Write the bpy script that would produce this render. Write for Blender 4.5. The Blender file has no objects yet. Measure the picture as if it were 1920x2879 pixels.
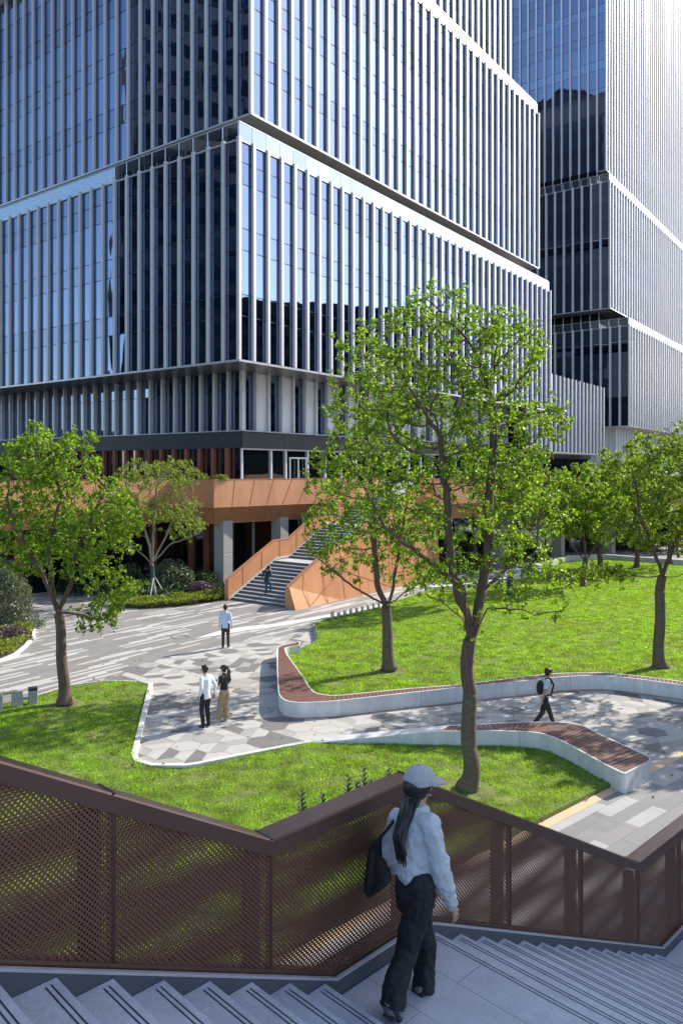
import bpy, math, random
import numpy as np
from mathutils import Vector, Matrix, kdtree
from mathutils.geometry import delaunay_2d_cdt
random.seed(7); rng = np.random.default_rng(7)
sc = bpy.context.scene
C = sc.collection

# ------------------------------------------------------------------ camera
CAMH, F, CX, HY = 7.1, 2180.0, 960.0, 1320.0
cam_d = bpy.data.cameras.new('camera'); cam = bpy.data.objects.new('camera', cam_d); C.objects.link(cam)
cam.location = (0, 0, CAMH); cam.rotation_euler = (math.radians(90), 0, 0)
cam_d.sensor_fit = 'HORIZONTAL'; cam_d.sensor_width = 36; cam_d.lens = F/1920*36
cam_d.shift_y = -(1439.5-HY)/1920
cam_d.clip_start = .1; cam_d.clip_end = 3000
sc.camera = cam
# ------------------------------------------------------------------ light
SUN = Vector((.82, .57, 0)).normalized()
EL = math.radians(34)
SD = Vector((SUN.x*math.cos(EL), SUN.y*math.cos(EL), math.sin(EL)))
w = bpy.data.worlds.new('World'); sc.world = w; w.use_nodes = True
nt = w.node_tree; bg = nt.nodes['Background']
sky = nt.nodes.new('ShaderNodeTexSky'); sky.sky_type = 'NISHITA'; sky.sun_disc = False
sky.sun_elevation = EL; sky.sun_rotation = math.atan2(SUN.x, SUN.y)
sky.air_density = 1.0; sky.dust_density = 1.3; sky.ozone_density = 1.5
nt.links.new(sky.outputs[0], bg.inputs[0]); bg.inputs[1].default_value = .15
sl = bpy.data.lights.new('sun', 'SUN'); sl.energy = 3.2; sl.angle = math.radians(.5); sl.color = (1, .93, .82)
so = bpy.data.objects.new('sun', sl); C.objects.link(so)
so.rotation_euler = (-SD).to_track_quat('-Z', 'Y').to_euler()
sc.view_settings.view_transform = 'Standard'; sc.view_settings.look = 'None'
sc.view_settings.exposure = 1.2; sc.view_settings.gamma = 1; sc.view_settings.use_curve_mapping = False
sc.cycles.max_bounces = 8; sc.cycles.transparent_max_bounces = 12
sc.cycles.use_denoising = True

# ------------------------------------------------------------------ helpers
def G(px, py, z=0.0):
    D = (CAMH-z)*F/(py-HY)
    return Vector(((px-CX)/F*D, D, z))
def at(px, py, D):
    return Vector(((px-CX)/F*D, D, CAMH-(py-HY)/F*D))
def Gs(pts, z=0.0):
    return [G(x, y, z) for x, y in pts]

def tag(o, label=None, cat=None, group=None, kind=None):
    if label: o['label'] = label
    if cat: o['category'] = cat
    if group: o['group'] = group
    if kind: o['kind'] = kind
    return o
def empty(name, loc=(0, 0, 0), rz=0, label=None, cat=None, group=None, kind=None):
    o = bpy.data.objects.new(name, None); C.objects.link(o); o.location = loc; o.rotation_euler = (0, 0, rz)
    o.empty_display_size = .3
    return tag(o, label, cat, group, kind)

class MB:
    def __init__(s): s.v = []; s.f = []; s.m = []
    def add(s, vs, fs, mi=0):
        b = len(s.v); s.v += [tuple(v) for v in vs]
        for f in fs: s.f.append([b+i for i in f]); s.m.append(mi)
        return s
    def box(s, c, size, rz=0, mi=0, ax=None):
        """ax: optional (ex,ey) horizontal unit vectors"""
        if ax is None:
            ex = Vector((math.cos(rz), math.sin(rz), 0)); ey = Vector((-math.sin(rz), math.cos(rz), 0))
        else: ex, ey = Vector((ax[0][0], ax[0][1], 0)), Vector((ax[1][0], ax[1][1], 0))
        c = Vector(c); hx, hy, hz = size[0]/2, size[1]/2, size[2]/2
        vs = [c+ex*(hx*i)+ey*(hy*j)+Vector((0, 0, hz*k)) for k in (-1, 1) for j in (-1, 1) for i in (-1, 1)]
        return s.add(vs, [(0, 2, 3, 1), (4, 5, 7, 6), (0, 1, 5, 4), (1, 3, 7, 5), (3, 2, 6, 7), (2, 0, 4, 6)], mi)
    def bar(s, p, q, wd, ht, mi=0, up=Vector((0, 0, 1))):
        p, q = Vector(p), Vector(q); d = (q-p).normalized(); sd = d.cross(up)
        if sd.length < 1e-4: sd = Vector((1, 0, 0))
        sd.normalize(); u = sd.cross(d).normalized()
        vs = []
        for e in (p, q):
            for i, j in ((-1, -1), (1, -1), (1, 1), (-1, 1)): vs.append(e+sd*(wd/2*i)+u*(ht/2*j))
        return s.add(vs, [(3, 2, 1, 0), (4, 5, 6, 7), (0, 1, 5, 4), (1, 2, 6, 5), (2, 3, 7, 6), (3, 0, 4, 7)], mi)
    def tube(s, pts, rads, n=8, mi=0, cap=True):
        pts = [Vector(p) for p in pts]; b = len(s.v); ref = None
        for i, p in enumerate(pts):
            d = (pts[min(i+1, len(pts)-1)]-pts[max(i-1, 0)]).normalized()
            if ref is None: ref = d.orthogonal().normalized()
            ref = (ref-d*ref.dot(d))
            ref = ref.normalized() if ref.length > 1e-5 else d.orthogonal().normalized()
            o2 = d.cross(ref)
            for k in range(n):
                a = 2*math.pi*k/n
                s.v.append(tuple(p+(ref*math.cos(a)+o2*math.sin(a))*rads[i]))
        for i in range(len(pts)-1):
            for k in range(n):
                s.f.append([b+i*n+k, b+i*n+(k+1) % n, b+(i+1)*n+(k+1) % n, b+(i+1)*n+k]); s.m.append(mi)
        if cap:
            s.f.append([b+k for k in range(n)][::-1]); s.m.append(mi)
            s.f.append([b+(len(pts)-1)*n+k for k in range(n)]); s.m.append(mi)
        return s
    def prism(s, poly, z0, z1, mi=0, mtop=None):
        """poly: list of (x,y) ; extrude z0..z1 (z1 may be a list)"""
        n = len(poly); area = sum(poly[i][0]*poly[(i+1) % n][1]-poly[(i+1) % n][0]*poly[i][1] for i in range(n))
        if area < 0: poly = poly[::-1]
        zt = z1 if isinstance(z1, (list, tuple)) else [z1]*n
        if area < 0 and isinstance(z1, (list, tuple)): zt = list(z1)[::-1]
        b = len(s.v)
        for p in poly: s.v.append((p[0], p[1], z0))
        for p, z in zip(poly, zt): s.v.append((p[0], p[1], z))
        for i in range(n):
            j = (i+1) % n; s.f.append([b+i, b+j, b+n+j, b+n+i]); s.m.append(mi)
        s.f.append([b+n+i for i in range(n)]); s.m.append(mi if mtop is None else mtop)
        s.f.append([b+i for i in range(n)][::-1]); s.m.append(mi)
        return s
    def ell(s, c, r, seg=12, rings=8, mi=0, rot=None):
        c = Vector(c); b = len(s.v)
        for i in range(rings+1):
            t = math.pi*i/rings
            for k in range(seg):
                a = 2*math.pi*k/seg
                v = Vector((r[0]*math.sin(t)*math.cos(a), r[1]*math.sin(t)*math.sin(a), r[2]*math.cos(t)))
                if rot: v = rot @ v
                s.v.append(tuple(c+v))
        for i in range(rings):
            for k in range(seg):
                s.f.append([b+i*seg+k, b+(i+1)*seg+k, b+(i+1)*seg+(k+1) % seg, b+i*seg+(k+1) % seg]); s.m.append(mi)
        return s
    def build(s, name, mats, parent=None, smooth=False, bevel=0):
        me = bpy.data.meshes.new(name); me.from_pydata(s.v, [], s.f)
        if not isinstance(mats, (list, tuple)): mats = [mats]
        for m in mats: me.materials.append(m)
        me.polygons.foreach_set('material_index', s.m)
        if smooth: me.polygons.foreach_set('use_smooth', [True]*len(me.polygons))
        me.update(); me.validate()
        o = bpy.data.objects.new(name, me); C.objects.link(o)
        if parent: o.parent = parent; o.matrix_parent_inverse = Matrix.Identity(4)
        if bevel:
            md = o.modifiers.new('b', 'BEVEL'); md.width = bevel; md.segments = 2; md.limit_method = 'ANGLE'
        return o
def np_mesh(name, V, FV, nper, mat, parent=None):
    """V (n,3) float, FV flat index array, nper verts per face"""
    me = bpy.data.meshes.new(name)
    nf = len(FV)//nper
    me.vertices.add(len(V)); me.vertices.foreach_set('co', V.astype(np.float32).ravel())
    me.loops.add(len(FV)); me.loops.foreach_set('vertex_index', FV.astype(np.int32))
    me.polygons.add(nf); me.polygons.foreach_set('loop_start', np.arange(0, nf*nper, nper, dtype=np.int32))
    me.polygons.foreach_set('loop_total', np.full(nf, nper, dtype=np.int32))
    me.update(calc_edges=True); me.materials.append(mat)
    o = bpy.data.objects.new(name, me); C.objects.link(o)
    if parent: o.parent = parent
    return o

# ------------------------------------------------------------------ materials
def nmat(name):
    m = bpy.data.materials.new(name); m.use_nodes = True
    return m, m.node_tree, m.node_tree.nodes['Principled BSDF']
def mat(name, col, rough=.6, metal=0, var=.12, scale=6, bump=0, bscale=40, spec=.5, dark=None, stretch=(1, 1, 1), coat=0):
    m, t, p = nmat(name)
    p.inputs['Roughness'].default_value = rough; p.inputs['Metallic'].default_value = metal
    p.inputs['Specular IOR Level'].default_value = spec
    if coat: p.inputs['Coat Weight'].default_value = coat
    tc = t.nodes.new('ShaderNodeTexCoord'); mp = t.nodes.new('ShaderNodeMapping'); mp.inputs['Scale'].default_value = stretch
    t.links.new(tc.outputs['Object'], mp.inputs[0])
    n = t.nodes.new('ShaderNodeTexNoise'); n.inputs['Scale'].default_value = scale; n.inputs['Detail'].default_value = 6; n.inputs['Roughness'].default_value = .65
    t.links.new(mp.outputs[0], n.inputs['Vector'])
    r = t.nodes.new('ShaderNodeValToRGB')
    c0 = dark if dark else tuple(c*(1-var) for c in col)
    c1 = tuple(min(1, c*(1+var)) for c in col)
    r.color_ramp.elements[0].position = .3; r.color_ramp.elements[1].position = .7
    r.color_ramp.elements[0].color = (*c0, 1); r.color_ramp.elements[1].color = (*c1, 1)
    t.links.new(n.outputs[0], r.inputs[0]); t.links.new(r.outputs[0], p.inputs['Base Color'])
    if bump:
        n2 = t.nodes.new('ShaderNodeTexNoise'); n2.inputs['Scale'].default_value = bscale; n2.inputs['Detail'].default_value = 4
        t.links.new(mp.outputs[0], n2.inputs['Vector'])
        b = t.nodes.new('ShaderNodeBump'); b.inputs['Strength'].default_value = bump; b.inputs['Distance'].default_value = .02
        t.links.new(n2.outputs[0], b.inputs['Height']); t.links.new(b.outputs[0], p.inputs['Normal'])
    return m
def glass_mat(name, tint, fac, dark=(.006, .010, .018), rough=.015, wave=1.0, gain=.4):
    m = bpy.data.materials.new(name); m.use_nodes = True; t = m.node_tree
    for n in list(t.nodes):
        if n.type == 'BSDF_PRINCIPLED': t.nodes.remove(n)
    out = [n for n in t.nodes if n.type == 'OUTPUT_MATERIAL'][0]
    g = t.nodes.new('ShaderNodeBsdfGlossy'); g.inputs['Color'].default_value = (*tint, 1); g.inputs['Roughness'].default_value = rough
    d = t.nodes.new('ShaderNodeBsdfDiffuse'); d.inputs['Color'].default_value = (*dark, 1)
    fr = t.nodes.new('ShaderNodeFresnel'); fr.inputs['IOR'].default_value = 1.6
    mr = t.nodes.new('ShaderNodeMapRange'); mr.inputs['From Min'].default_value = .05; mr.inputs['From Max'].default_value = .6
    mr.inputs['To Min'].default_value = fac; mr.inputs['To Max'].default_value = min(1, fac+gain)
    t.links.new(fr.outputs[0], mr.inputs['Value'])
    mx = t.nodes.new('ShaderNodeMixShader'); t.links.new(mr.outputs[0], mx.inputs[0])
    t.links.new(d.outputs[0], mx.inputs[1]); t.links.new(g.outputs[0], mx.inputs[2]); t.links.new(mx.outputs[0], out.inputs[0])
    geo = t.nodes.new('ShaderNodeNewGeometry'); mp = t.nodes.new('ShaderNodeMapping'); mp.inputs['Scale'].default_value = (1, 1, .38)
    t.links.new(geo.outputs['Position'], mp.inputs[0])
    n = t.nodes.new('ShaderNodeTexNoise'); n.inputs['Scale'].default_value = .75; n.inputs['Detail'].default_value = 1.5
    t.links.new(mp.outputs[0], n.inputs['Vector'])
    b = t.nodes.new('ShaderNodeBump'); b.inputs['Strength'].default_value = 1; b.inputs['Distance'].default_value = .012*wave
    t.links.new(n.outputs[0], b.inputs['Height']); t.links.new(b.outputs[0], g.inputs['Normal'])
    # pane-to-pane differences of coating and blinds
    r1 = t.nodes.new('ShaderNodeMapRange'); r1.inputs['To Min'].default_value = .80; r1.inputs['To Max'].default_value = 1.12
    t.links.new(geo.outputs['Random Per Island'], r1.inputs['Value'])
    sc1 = t.nodes.new('ShaderNodeVectorMath'); sc1.operation = 'SCALE'; sc1.inputs[0].default_value = tint
    t.links.new(r1.outputs[0], sc1.inputs['Scale']); t.links.new(sc1.outputs[0], g.inputs['Color'])
    wn = t.nodes.new('ShaderNodeTexWhiteNoise'); wn.noise_dimensions = '1D'; t.links.new(geo.outputs['Random Per Island'], wn.inputs['W'])
    cr = t.nodes.new('ShaderNodeValToRGB'); cr.color_ramp.interpolation = 'CONSTANT'
    cr.color_ramp.elements[0].color = (*dark, 1); cr.color_ramp.elements[1].position = .86; cr.color_ramp.elements[1].color = (dark[0]*4+.01, dark[1]*4+.01, dark[2]*3.4+.012, 1)
    t.links.new(wn.outputs['Value'], cr.inputs[0]); t.links.new(cr.outputs[0], d.inputs['Color'])
    return m
def leaf_mat(name, a, b, tr=.45, trc=None):
    m = bpy.data.materials.new(name); m.use_nodes = True; t = m.node_tree
    p = t.nodes['Principled BSDF']; out = [n for n in t.nodes if n.type == 'OUTPUT_MATERIAL'][0]
    geo = t.nodes.new('ShaderNodeNewGeometry'); r = t.nodes.new('ShaderNodeValToRGB')
    r.color_ramp.elements[0].color = (*a, 1); r.color_ramp.elements[1].color = (*b, 1)
    t.links.new(geo.outputs['Random Per Island'], r.inputs[0]); t.links.new(r.outputs[0], p.inputs['Base Color'])
    p.inputs['Roughness'].default_value = .42; p.inputs['Specular IOR Level'].default_value = .4
    tl = t.nodes.new('ShaderNodeBsdfTranslucent')
    mxc = t.nodes.new('ShaderNodeVectorMath'); mxc.operation = 'MULTIPLY'; mxc.inputs[1].default_value = trc or (1.9, 2.0, .8)
    t.links.new(r.outputs[0], mxc.inputs[0]); t.links.new(mxc.outputs[0], tl.inputs['Color'])
    mx = t.nodes.new('ShaderNodeMixShader'); mx.inputs[0].default_value = tr
    t.links.new(p.outputs[0], mx.inputs[1]); t.links.new(tl.outputs[0], mx.inputs[2]); t.links.new(mx.outputs[0], out.inputs[0])
    return m

M = {}
M['fin'] = mat('fin_aluminium', (.55, .545, .555), .42, .3, .05, .6, stretch=(1, 1, .15))
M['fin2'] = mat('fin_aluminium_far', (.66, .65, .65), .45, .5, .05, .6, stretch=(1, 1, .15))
M['glass'] = glass_mat('curtain_glass', (.28, .36, .54), .62)
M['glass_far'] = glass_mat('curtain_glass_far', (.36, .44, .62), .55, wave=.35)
M['glass_dark'] = glass_mat('shopfront_glass', (.5, .56, .6), .08, (.006, .007, .008))
M['parapet'] = glass_mat('parapet_glass', (.50, .58, .68), .30, (.12, .15, .19), .12, .3, gain=.25)
M['joint'] = mat('joint_dark', (.018, .022, .03), .6, 0)
M['core'] = mat('core_dark', (.03, .035, .045), .5)
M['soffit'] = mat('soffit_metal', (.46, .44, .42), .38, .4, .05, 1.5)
M['soffit_low'] = mat('soffit_shade_darkened', (.13, .12, .115), .3, .4, .05, 1.5)  # darker copy of the soffit metal; shade under the overhang put into the colour
M['coping'] = mat('coping_metal', (.52, .53, .55), .3, .4, .04)
M['panel'] = mat('white_panel', (.66, .66, .68), .45, .1, .04)
M['charcoal'] = mat('charcoal_panel', (.035, .04, .052), .35, .2, .15, 2, stretch=(1, 1, .1))
M['orange'] = mat('copper_orange_panel', (.55, .25, .12), .42, .12, .12, .55, stretch=(1, 1, .5))
M['orange_seam'] = mat('copper_orange_seam', (.56, .27, .14), .4, .35, .05)
M['rust'] = mat('rust_brown_panel', (.27, .085, .045), .45, .2, .12)
M['white_metal'] = mat('white_mullion', (.62, .63, .65), .35, .3, .04)
M['conc'] = mat('light_concrete', (.60, .59, .57), .7, 0, .06, 3, .15)
M['conc_grey'] = mat('grey_column_cladding', (.36, .36, .35), .5, .1, .05, 1)
M['bench_white'] = mat('bench_white_terrazzo', (.68, .67, .66), .45, 0, .05, 5, .06, 120, dark=(.6, .58, .56))
M['wood'] = mat('bench_wood', (.165, .075, .058), .6, 0, .35, 9, .3, 60, stretch=(1, 6, 1))
def streaks(m, sc=(9, 9, .35), lo=.82, hi=1.06, thr=(.35, .75)):
    """real weathering : run-off streaks and stains multiplied over the base colour"""
    t = m.node_tree; p = t.nodes['Principled BSDF']; l = p.inputs['Base Color'].links[0]; src = l.from_socket
    tc = t.nodes.new('ShaderNodeTexCoord'); mp = t.nodes.new('ShaderNodeMapping'); mp.inputs['Scale'].default_value = sc; t.links.new(tc.outputs['Object'], mp.inputs[0])
    n = t.nodes.new('ShaderNodeTexNoise'); n.inputs['Scale'].default_value = 1; n.inputs['Detail'].default_value = 7; n.inputs['Roughness'].default_value = .7; t.links.new(mp.outputs[0], n.inputs['Vector'])
    mr = t.nodes.new('ShaderNodeMapRange'); mr.inputs['From Min'].default_value = thr[0]; mr.inputs['From Max'].default_value = thr[1]; mr.inputs['To Min'].default_value = hi; mr.inputs['To Max'].default_value = lo
    t.links.new(n.outputs[0], mr.inputs['Value']); s_ = t.nodes.new('ShaderNodeVectorMath'); s_.operation = 'SCALE'; t.links.new(src, s_.inputs[0]); t.links.new(mr.outputs[0], s_.inputs['Scale'])
    t.links.remove(l); t.links.new(s_.outputs[0], p.inputs['Base Color'])
streaks(M['orange'], (1.6, 1.6, .25), .84, 1.05); streaks(M['bench_white'], (3.5, 3.5, .5), .80, 1.04); streaks(M['conc'], (2, 2, .5), .82, 1.04)

M['granite'] = mat('step_granite', (.43, .45, .50), .6, 0, .2, 90, .15, 220)
M['granite2'] = mat('landing_granite', (.41, .43, .475), .55, 0, .2, 60, .1, 200)
M['groove'] = mat('groove_black', (.03, .032, .038), .6)
streaks(M['granite'], (2.2, 2.2, 2.2), .74, 1.08); streaks(M['granite2'], (1.6, 1.6, 1.6), .74, 1.10)
M['stringer'] = mat('stringer_slate', (.075, .083, .10), .5, .1, .1, 2)
M['brown'] = mat('brown_rail_metal', (.135, .070, .052), .33, .45, .1, 3)
streaks(M['brown'], (1.5, 1.5, 1.5), .86, 1.1)
M['bark'] = mat('bark_brown', (.115, .075, .052), .9, 0, .45, 9, .9, 26, stretch=(1, 1, .25))
M['bark_grey'] = mat('bark_grey', (.22, .19, .16), .9, 0, .3, 9, .6, 26, stretch=(1, 1, .25))
M['wrap'] = mat('trunk_wrap_cloth', (.13, .10, .065), .9, 0, .35, 5, .7, 30, stretch=(1, 1, 3))
M['wrap_green'] = mat('trunk_wrap_green', (.02, .07, .06), .7, 0, .2)
M['leaf'] = leaf_mat('leaf_bright', (.045, .10, .008), (.25, .36, .04), .52)
M['leaf_mid'] = leaf_mat('leaf_mid', (.05, .095, .012), (.25, .32, .045), .52)
M['leaf_olive'] = leaf_mat('leaf_olive', (.07, .095, .05), (.17, .20, .11), .25, (1.3, 1.4, .9))
M['leaf_hedge'] = leaf_mat('leaf_hedge', (.08, .12, .012), (.26, .29, .04), .3)
M['leaf_purple'] = leaf_mat('leaf_purple', (.06, .032, .035), (.22, .15, .15), .2, (1.2, 1, 1))
M['leaf_silver'] = leaf_mat('leaf_silver', (.14, .17, .12), (.34, .38, .28), .2, (1.1, 1.2, .9))
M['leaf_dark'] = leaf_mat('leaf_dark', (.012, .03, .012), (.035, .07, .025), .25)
M['grass'] = leaf_mat('grass_blades', (.125, .235, .020), (.36, .55, .06), .52, (1.5, 1.6, .7))
def dry(m):
    t = m.node_tree; geo = [n for n in t.nodes if n.type == 'NEW_GEOMETRY'][0]; r = [n for n in t.nodes if n.type == 'VALTORGB'][0]
    n = t.nodes.new('ShaderNodeTexNoise'); n.inputs['Scale'].default_value = .55; n.inputs['Detail'].default_value = 5; n.inputs['Roughness'].default_value = .6
    t.links.new(geo.outputs['Position'], n.inputs['Vector'])
    mr = t.nodes.new('ShaderNodeMapRange'); mr.inputs['From Min'].default_value = .52; mr.inputs['From Max'].default_value = .72; mr.inputs['To Max'].default_value = .5
    t.links.new(n.outputs[0], mr.inputs['Value'])
    mx = t.nodes.new('ShaderNodeMix'); mx.data_type = 'RGBA'; t.links.new(mr.outputs[0], mx.inputs[0]); t.links.new(r.outputs[0], mx.inputs[6]); mx.inputs[7].default_value = (.30, .27, .09, 1)
    n3 = t.nodes.new('ShaderNodeTexNoise'); n3.inputs['Scale'].default_value = 2.6; n3.inputs['Detail'].default_value = 4; t.links.new(geo.outputs['Position'], n3.inputs['Vector'])
    m3 = t.nodes.new('ShaderNodeMapRange'); m3.inputs['From Min'].default_value = .35; m3.inputs['From Max'].default_value = .65; m3.inputs['To Min'].default_value = .55; m3.inputs['To Max'].default_value = 1.15
    t.links.new(n3.outputs[0], m3.inputs['Value']); sc3 = t.nodes.new('ShaderNodeVectorMath'); sc3.operation = 'SCALE'
    t.links.new(mx.outputs[2], sc3.inputs[0]); t.links.new(m3.outputs[0], sc3.inputs['Scale'])
    for l in list(r.outputs[0].links):
        if l.to_node != mx: so_k = l.to_socket; t.links.remove(l); t.links.new(sc3.outputs[0], so_k)
dry(M['grass'])
M['lawn'] = mat('lawn_soil', (.16, .18, .05), 1, 0, .3, 3.0, .4, 20, dark=(.08, .11, .02))
M['soil'] = mat('soil', (.07, .05, .03), 1, 0, .3, 5, .4)
M['cream'] = mat('kerb_pale_stone', (.58, .56, .53), .7, 0, .08, 5)
M['ochre'] = mat('ochre_stained_kerb', (.56, .34, .15), .8, 0, .3, 2.5, dark=(.50, .42, .33))
M['ochre_dark'] = mat('rusty_joint', (.42, .20, .09), .85, 0, .3, 4, dark=(.30, .24, .19))
M['tile0'] = mat('tile_pale', (.44, .415, .38), .75, 0, .07, 3, .1, 150)
M['tile1'] = mat('tile_beige', (.34, .315, .29), .75, 0, .07, 3, .1, 150)
M['tile2'] = mat('tile_grey', (.17, .162, .157), .75, 0, .08, 3, .1, 150)
M['tilejoint'] = mat('tile_joint', (.17, .16, .15), .9)
M['ground'] = mat('far_ground', (.22, .22, .21), .9)
M['steel'] = mat('stainless_slab', (.5, .55, .55), .22, .8, .1, 1)
M['steel_dk'] = mat('dark_cap', (.04, .06, .08), .4, .3)

def stripe_mat(name, ang, bw, bh, thr, lightc, base, base2, off=.37):
    m, t, p = nmat(name); p.inputs['Roughness'].default_value = .78
    geo = t.nodes.new('ShaderNodeNewGeometry'); mp = t.nodes.new('ShaderNodeMapping'); mp.vector_type = 'POINT'
    mp.inputs['Rotation'].default_value = (0, 0, -ang)
    t.links.new(geo.outputs['Position'], mp.inputs[0])
    def brick(w_, h_, c1, c2, mort, ms, o_):
        b = t.nodes.new('ShaderNodeTexBrick'); b.offset = o_; b.offset_frequency = 2
        b.inputs['Scale'].default_value = 1; b.inputs['Brick Width'].default_value = w_; b.inputs['Row Height'].default_value = h_
        b.inputs['Mortar Size'].default_value = ms; b.inputs['Mortar Smooth'].default_value = 0
        b.inputs['Color1'].default_value = c1; b.inputs['Color2'].default_value = c2; b.inputs['Mortar'].default_value = mort
        t.links.new(mp.outputs[0], b.inputs['Vector']); return b
    b = brick(bw, bh, (0, 0, 0, 1), (1, 1, 1, 1), (0, 0, 0, 1), .0, off)
    r = t.nodes.new('ShaderNodeValToRGB'); r.color_ramp.interpolation = 'CONSTANT'
    r.color_ramp.elements[0].color = (*base, 1); r.color_ramp.elements[1].position = thr; r.color_ramp.elements[1].color = (*lightc, 1)
    e = r.color_ramp.elements.new(thr*.5); e.color = (*base2, 1)
    t.links.new(b.outputs['Color'], r.inputs[0])
    j = brick(bw, bh*3, (1, 1, 1, 1), (.93, .93, .93, 1), (.62, .6, .58, 1), .006, .5)
    mx = t.nodes.new('ShaderNodeMix'); mx.data_type = 'RGBA'; mx.blend_type = 'MULTIPLY'; mx.inputs[0].default_value = 1
    t.links.new(r.outputs[0], mx.inputs[6]); t.links.new(j.outputs['Color'], mx.inputs[7])
    n = t.nodes.new('ShaderNodeTexNoise'); n.inputs['Scale'].default_value = 1.3; n.inputs['Detail'].default_value = 8; n.inputs['Roughness'].default_value = .7
    t.links.new(geo.outputs['Position'], n.inputs['Vector'])
    mr = t.nodes.new('ShaderNodeMapRange'); mr.inputs['From Min'].default_value = .3; mr.inputs['From Max'].default_value = .7; mr.inputs['To Min'].default_value = .88; mr.inputs['To Max'].default_value = 1.08
    t.links.new(n.outputs[0], mr.inputs['Value'])
    m2 = t.nodes.new('ShaderNodeVectorMath'); m2.operation = 'SCALE'; t.links.new(mx.outputs[2], m2.inputs[0]); t.links.new(mr.outputs[0], m2.inputs['Scale'])
    t.links.new(m2.outputs[0], p.inputs['Base Color'])
    return m
A = Vector((.5922, .8059, 0)); B = Vector((-.8059, .5922, 0))       # facade directions
E1 = Vector((.7107, .7035, 0)); E2 = Vector((.7035, -.7107, 0))     # foreground stair directions
M['stripes'] = stripe_mat('plaza_stripes', math.atan2(A.y, A.x), 1.7, .17, .73, (.46, .44, .41), (.235, .224, .21), (.215, .205, .193))
M['stripes_big'] = stripe_mat('path_stripes', math.atan2(.657, .754), 1.15, .32, .76, (.40, .39, .37), (.26, .25, .24), (.225, .22, .212))

def perf_mat(pp=.030, vr=1.1):
    m, t, p = nmat('perforated_brown_sheet')
    p.inputs['Base Color'].default_value = (.175, .075, .045, 1); p.inputs['Roughness'].default_value = .45; p.inputs['Metallic'].default_value = .3
    out = [n for n in t.nodes if n.type == 'OUTPUT_MATERIAL'][0]
    tc = t.nodes.new('ShaderNodeTexCoord')
    ds = []
    for o in (0, .5):
        ad = t.nodes.new('ShaderNodeVectorMath'); ad.operation = 'ADD'; ad.inputs[1].default_value = (o*pp, 0, o*pp*vr)
        t.links.new(tc.outputs['Object'], ad.inputs[0])
        wr = t.nodes.new('ShaderNodeVectorMath'); wr.operation = 'WRAP'
        wr.inputs[1].default_value = (pp/2, 1, pp*vr/2); wr.inputs[2].default_value = (-pp/2, -1, -pp*vr/2)
        t.links.new(ad.outputs[0], wr.inputs[0])
        ml = t.nodes.new('ShaderNodeVectorMath'); ml.operation = 'MULTIPLY'; ml.inputs[1].default_value = (1, 0, 1)
        t.links.new(wr.outputs[0], ml.inputs[0])
        ln = t.nodes.new('ShaderNodeVectorMath'); ln.operation = 'LENGTH'; t.links.new(ml.outputs[0], ln.inputs[0]); ds.append(ln)
    mn = t.nodes.new('ShaderNodeMath'); mn.operation = 'MINIMUM'
    t.links.new(ds[0].outputs['Value'], mn.inputs[0]); t.links.new(ds[1].outputs['Value'], mn.inputs[1])
    lt = t.nodes.new('ShaderNodeMath'); lt.operation = 'LESS_THAN'; lt.inputs[1].default_value = pp*.222
    t.links.new(mn.outputs[0], lt.inputs[0])
    tr = t.nodes.new('ShaderNodeBsdfTransparent'); mx = t.nodes.new('ShaderNodeMixShader')
    t.links.new(lt.outputs[0], mx.inputs[0]); t.links.new(p.outputs[0], mx.inputs[1]); t.links.new(tr.outputs[0], mx.inputs[2])
    t.links.new(mx.outputs[0], out.inputs[0])
    return m
M['perf'] = perf_mat(.0310, 1.12); M['perf_back'] = perf_mat(.0316, 1.24)

# ================================================================== GROUND
g = MB(); R = 1500
g.add([(-R, -R, -.03), (R, -R, -.03), (R, R, -.03), (-R, R, -.03)], [(0, 1, 2, 3)])
tag(g.build('ground', M['ground']), kind='structure')
def sheet(name, pts, z, m, kind='structure', parent=None):
    b = MB(); b.v = [(p[0], p[1], z) for p in pts]; b.f = [list(range(len(pts)))]; b.m = [0]
    n = len(pts); area = sum(pts[i][0]*pts[(i+1) % n][1]-pts[(i+1) % n][0]*pts[i][1] for i in range(n))
    if area < 0: b.f = [b.f[0][::-1]]
    return tag(b.build(name, m, parent), kind=kind)
sheet('plaza', [(-60, -10), (60, -10), (80, 110), (-60, 110)], 0, M['stripes'])

def inside(poly, X, Y):
    n = len(poly); r = np.zeros(X.shape, bool); j = n-1
    for i in range(n):
        xi, yi = poly[i][0], poly[i][1]; xj, yj = poly[j][0], poly[j][1]
        c = ((yi > Y) != (yj > Y)) & (X < (xj-xi)*(Y-yi)/((yj-yi) or 1e-9)+xi)
        r ^= c; j = i
    return r

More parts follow.
